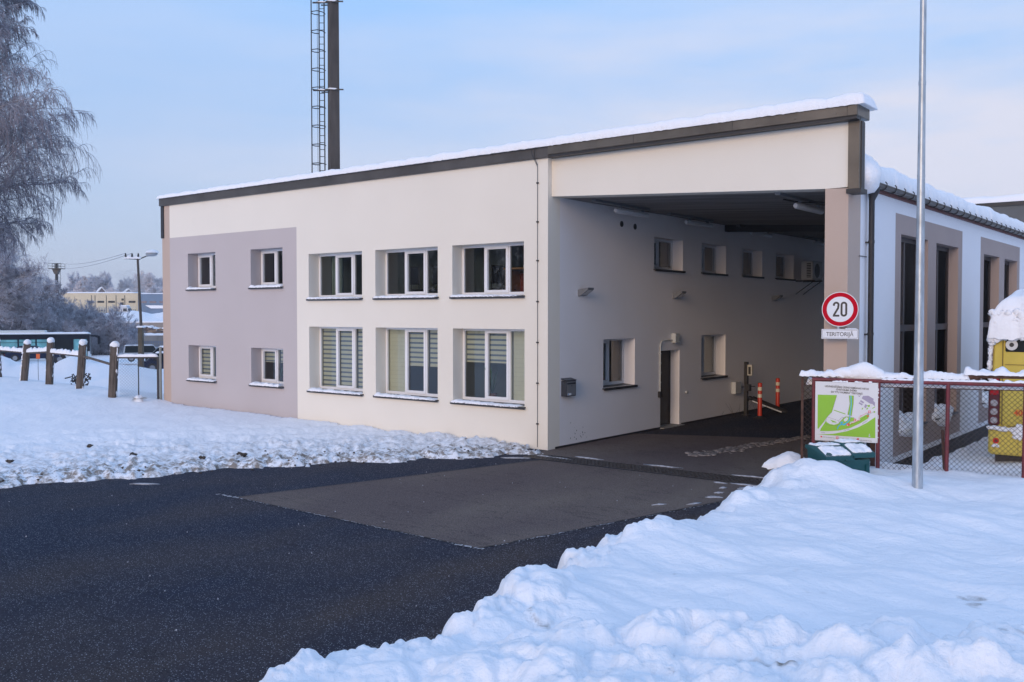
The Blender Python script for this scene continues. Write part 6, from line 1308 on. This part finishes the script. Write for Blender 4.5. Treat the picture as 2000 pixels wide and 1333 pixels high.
dk = empty('desk', (-13.5, 18.3, 3.12), 0, 'wooden desk with papers behind the upper right window', 'desk'); b = MB(); b.box(-.9, .75, -.35, .4, .95, .99); b.build('top', DSK, dk); b = MB(); b.box(.15, .72, -.3, .35, 0, .94); b.box(-.88, -.84, -.3, .35, 0, .94); b.build('side', DSK, dk)
b = MB(); b.box(-14.45, -13.8, 18.55, 18.58, 3.3, 4.0); tag(b.build('cloth', RDC), 'dark red partition cloth behind the upper right window', 'cloth')
b = MB(); b.bbox(-13.9, -13.6, 18.1, 18.4, 4.111, 4.17, .01); tag(b.build('paper_stack', SGNW), 'stack of white papers on the desk upstairs', 'papers')
b = MB(); b.bbox(-13.55, -13.48, 18.05, 18.3, 4.111, 4.42, .01); tag(b.build('binder', SGNW), 'upright white binder on the desk upstairs', 'binder')
cu = MB(); 
for k in range(9): cu.tube([(-19.9 + k * .05, 17.35 + .02 * (k % 2), 3.45), (-19.9 + k * .05, 17.35 + .02 * (k % 2), 5.4)], .03, 6)
tag(cu.build('curtain', pm('sage_curtain', (.30, .36, .30), .9)), 'sage green curtain in the upper left large window', 'curtain')
def plant(loc, label, h=.6, seed=0):
    r = empty('potted_plant', loc, 0, label, 'plant'); b = MB(); b.tube([(0, 0, 0), (0, 0, .16), (0, 0, .18)], [.08, .11, .12], 14); b.build('pot', pm('terracotta', (.35, .13, .07), .7), r)
    b = MB(); r3 = random.Random(seed)
    for k in range(14):
        a = r3.uniform(0, 6.28); l = h * r3.uniform(.6, 1); pts = [Vector((0, 0, .17)), Vector((.12 * math.cos(a), .12 * math.sin(a), .17 + l * .6)), Vector((.28 * math.cos(a), .28 * math.sin(a), .17 + l))]; s = Vector((-math.sin(a), math.cos(a), 0)) * .022
        b.quad(pts[0] - s * .5, pts[0] + s * .5, pts[1] + s, pts[1] - s); b.add([pts[1] - s, pts[1] + s, pts[2]], [(0, 1, 2)])
    b.build('leaves', pm('plant_green', (.06, .16, .05), .5), r)
def shelf(x0, x1, z, lab):
    b = MB(); b.box(x0, x1, 17.175, 17.40, z, z + .03); tag(b.build('inner_sill', WHITE), lab, 'window ledge')
shelf(-14.9, -12.84, .90, 'white inner ledge under the lower right window'); shelf(-22.7, -21.3, .94, 'white inner ledge of the lower small window')
plant((-14.2, 17.29, .93), 'spider plant on the ledge of the lower right window', .7, 2); plant((-22.1, 17.29, .97), 'small leafy plant in the lower small grey wall window', .4, 3)
e_ = plant
b = MB(); b.box(XC - .50, XC - .46 - .22, 18.98, 20.4, 1.19, 1.22); tag(b.build('inner_sill', WHITE), 'white inner ledge of the passage window near the mailbox', 'window ledge')
plant((XC - .60, 19.95, 1.22), 'thin plant in an orange pot in the passage window', .75, 5)

# ------------------------------------------------------------------ steam and air
def volume(name, dens, col):
    m = bpy.data.materials.new(name); m.use_nodes = True; t = m.node_tree; t.nodes.clear(); v = N(t, 'ShaderNodeVolumePrincipled'); v.inputs['Color'].default_value = (*col, 1); v.inputs['Density'].default_value = dens; v.inputs['Anisotropy'].default_value = .3
    o = N(t, 'ShaderNodeOutputMaterial'); t.links.new(v.outputs[0], o.inputs['Volume']); return m
b = MB(); b.box(-940, 940, -940, 940, -6, 40); hz = b.build('haze', volume('haze', .00055, (1, 1, 1))); tag(hz, 'thin cold winter air', kind='stuff')
b = MB(); p = rq((268 - 1000) / 1845 * 335, 335); r3 = random.Random(3)
for k in range(7): b.blob((p.x - k * .6 + r3.uniform(-2, 2), p.y + r3.uniform(-2, 2), gz(p.x, p.y) + 2.5 + k * 1.3), 3.2 + k * .35, 3.2 + k * .35, 2.0 + k * .15, 14, 10, k, .25)
tag(b.build('steam', volume('steam', .035, (1, 1, 1))), 'pale plume of steam drifting over the warehouse roof', kind='stuff')
# dark wood across the road behind the camera: it stands there and shows in the office windows
WP = [dict(n=6, wob=.06, trop=.05, st=.2, k=3.2, an=(25, 60), lr=.5, rr=.5, sh=.4, tp=.3), dict(n=5, wob=.14, trop=.08, st=.05, k=2.6, an=(25, 60), lr=.55, rr=.6, sh=.3, tp=.4, mr=.07), dict(n=3, wob=.2, trop=.04, st=2, k=0, an=(0, 1), lr=1, tp=.5)]
T = Tree(91); r3 = random.Random(9)
for k in range(58):
    x = -135 + k * 1.7 + r3.uniform(-1, 1); y = -62 + r3.uniform(-7, 7); T.grow((x, y, gz(x, y) - .2), (0, 0, 1), r3.uniform(10, 15), .2, 0, WP)
tag(link(T.mesh(0, 9, 'bare_wood', 3), 'bare_wood', bark_mat('wood_bark', (.06, .055, .06), amt=.5)), 'dark bare wood on the far side of the road', kind='stuff')
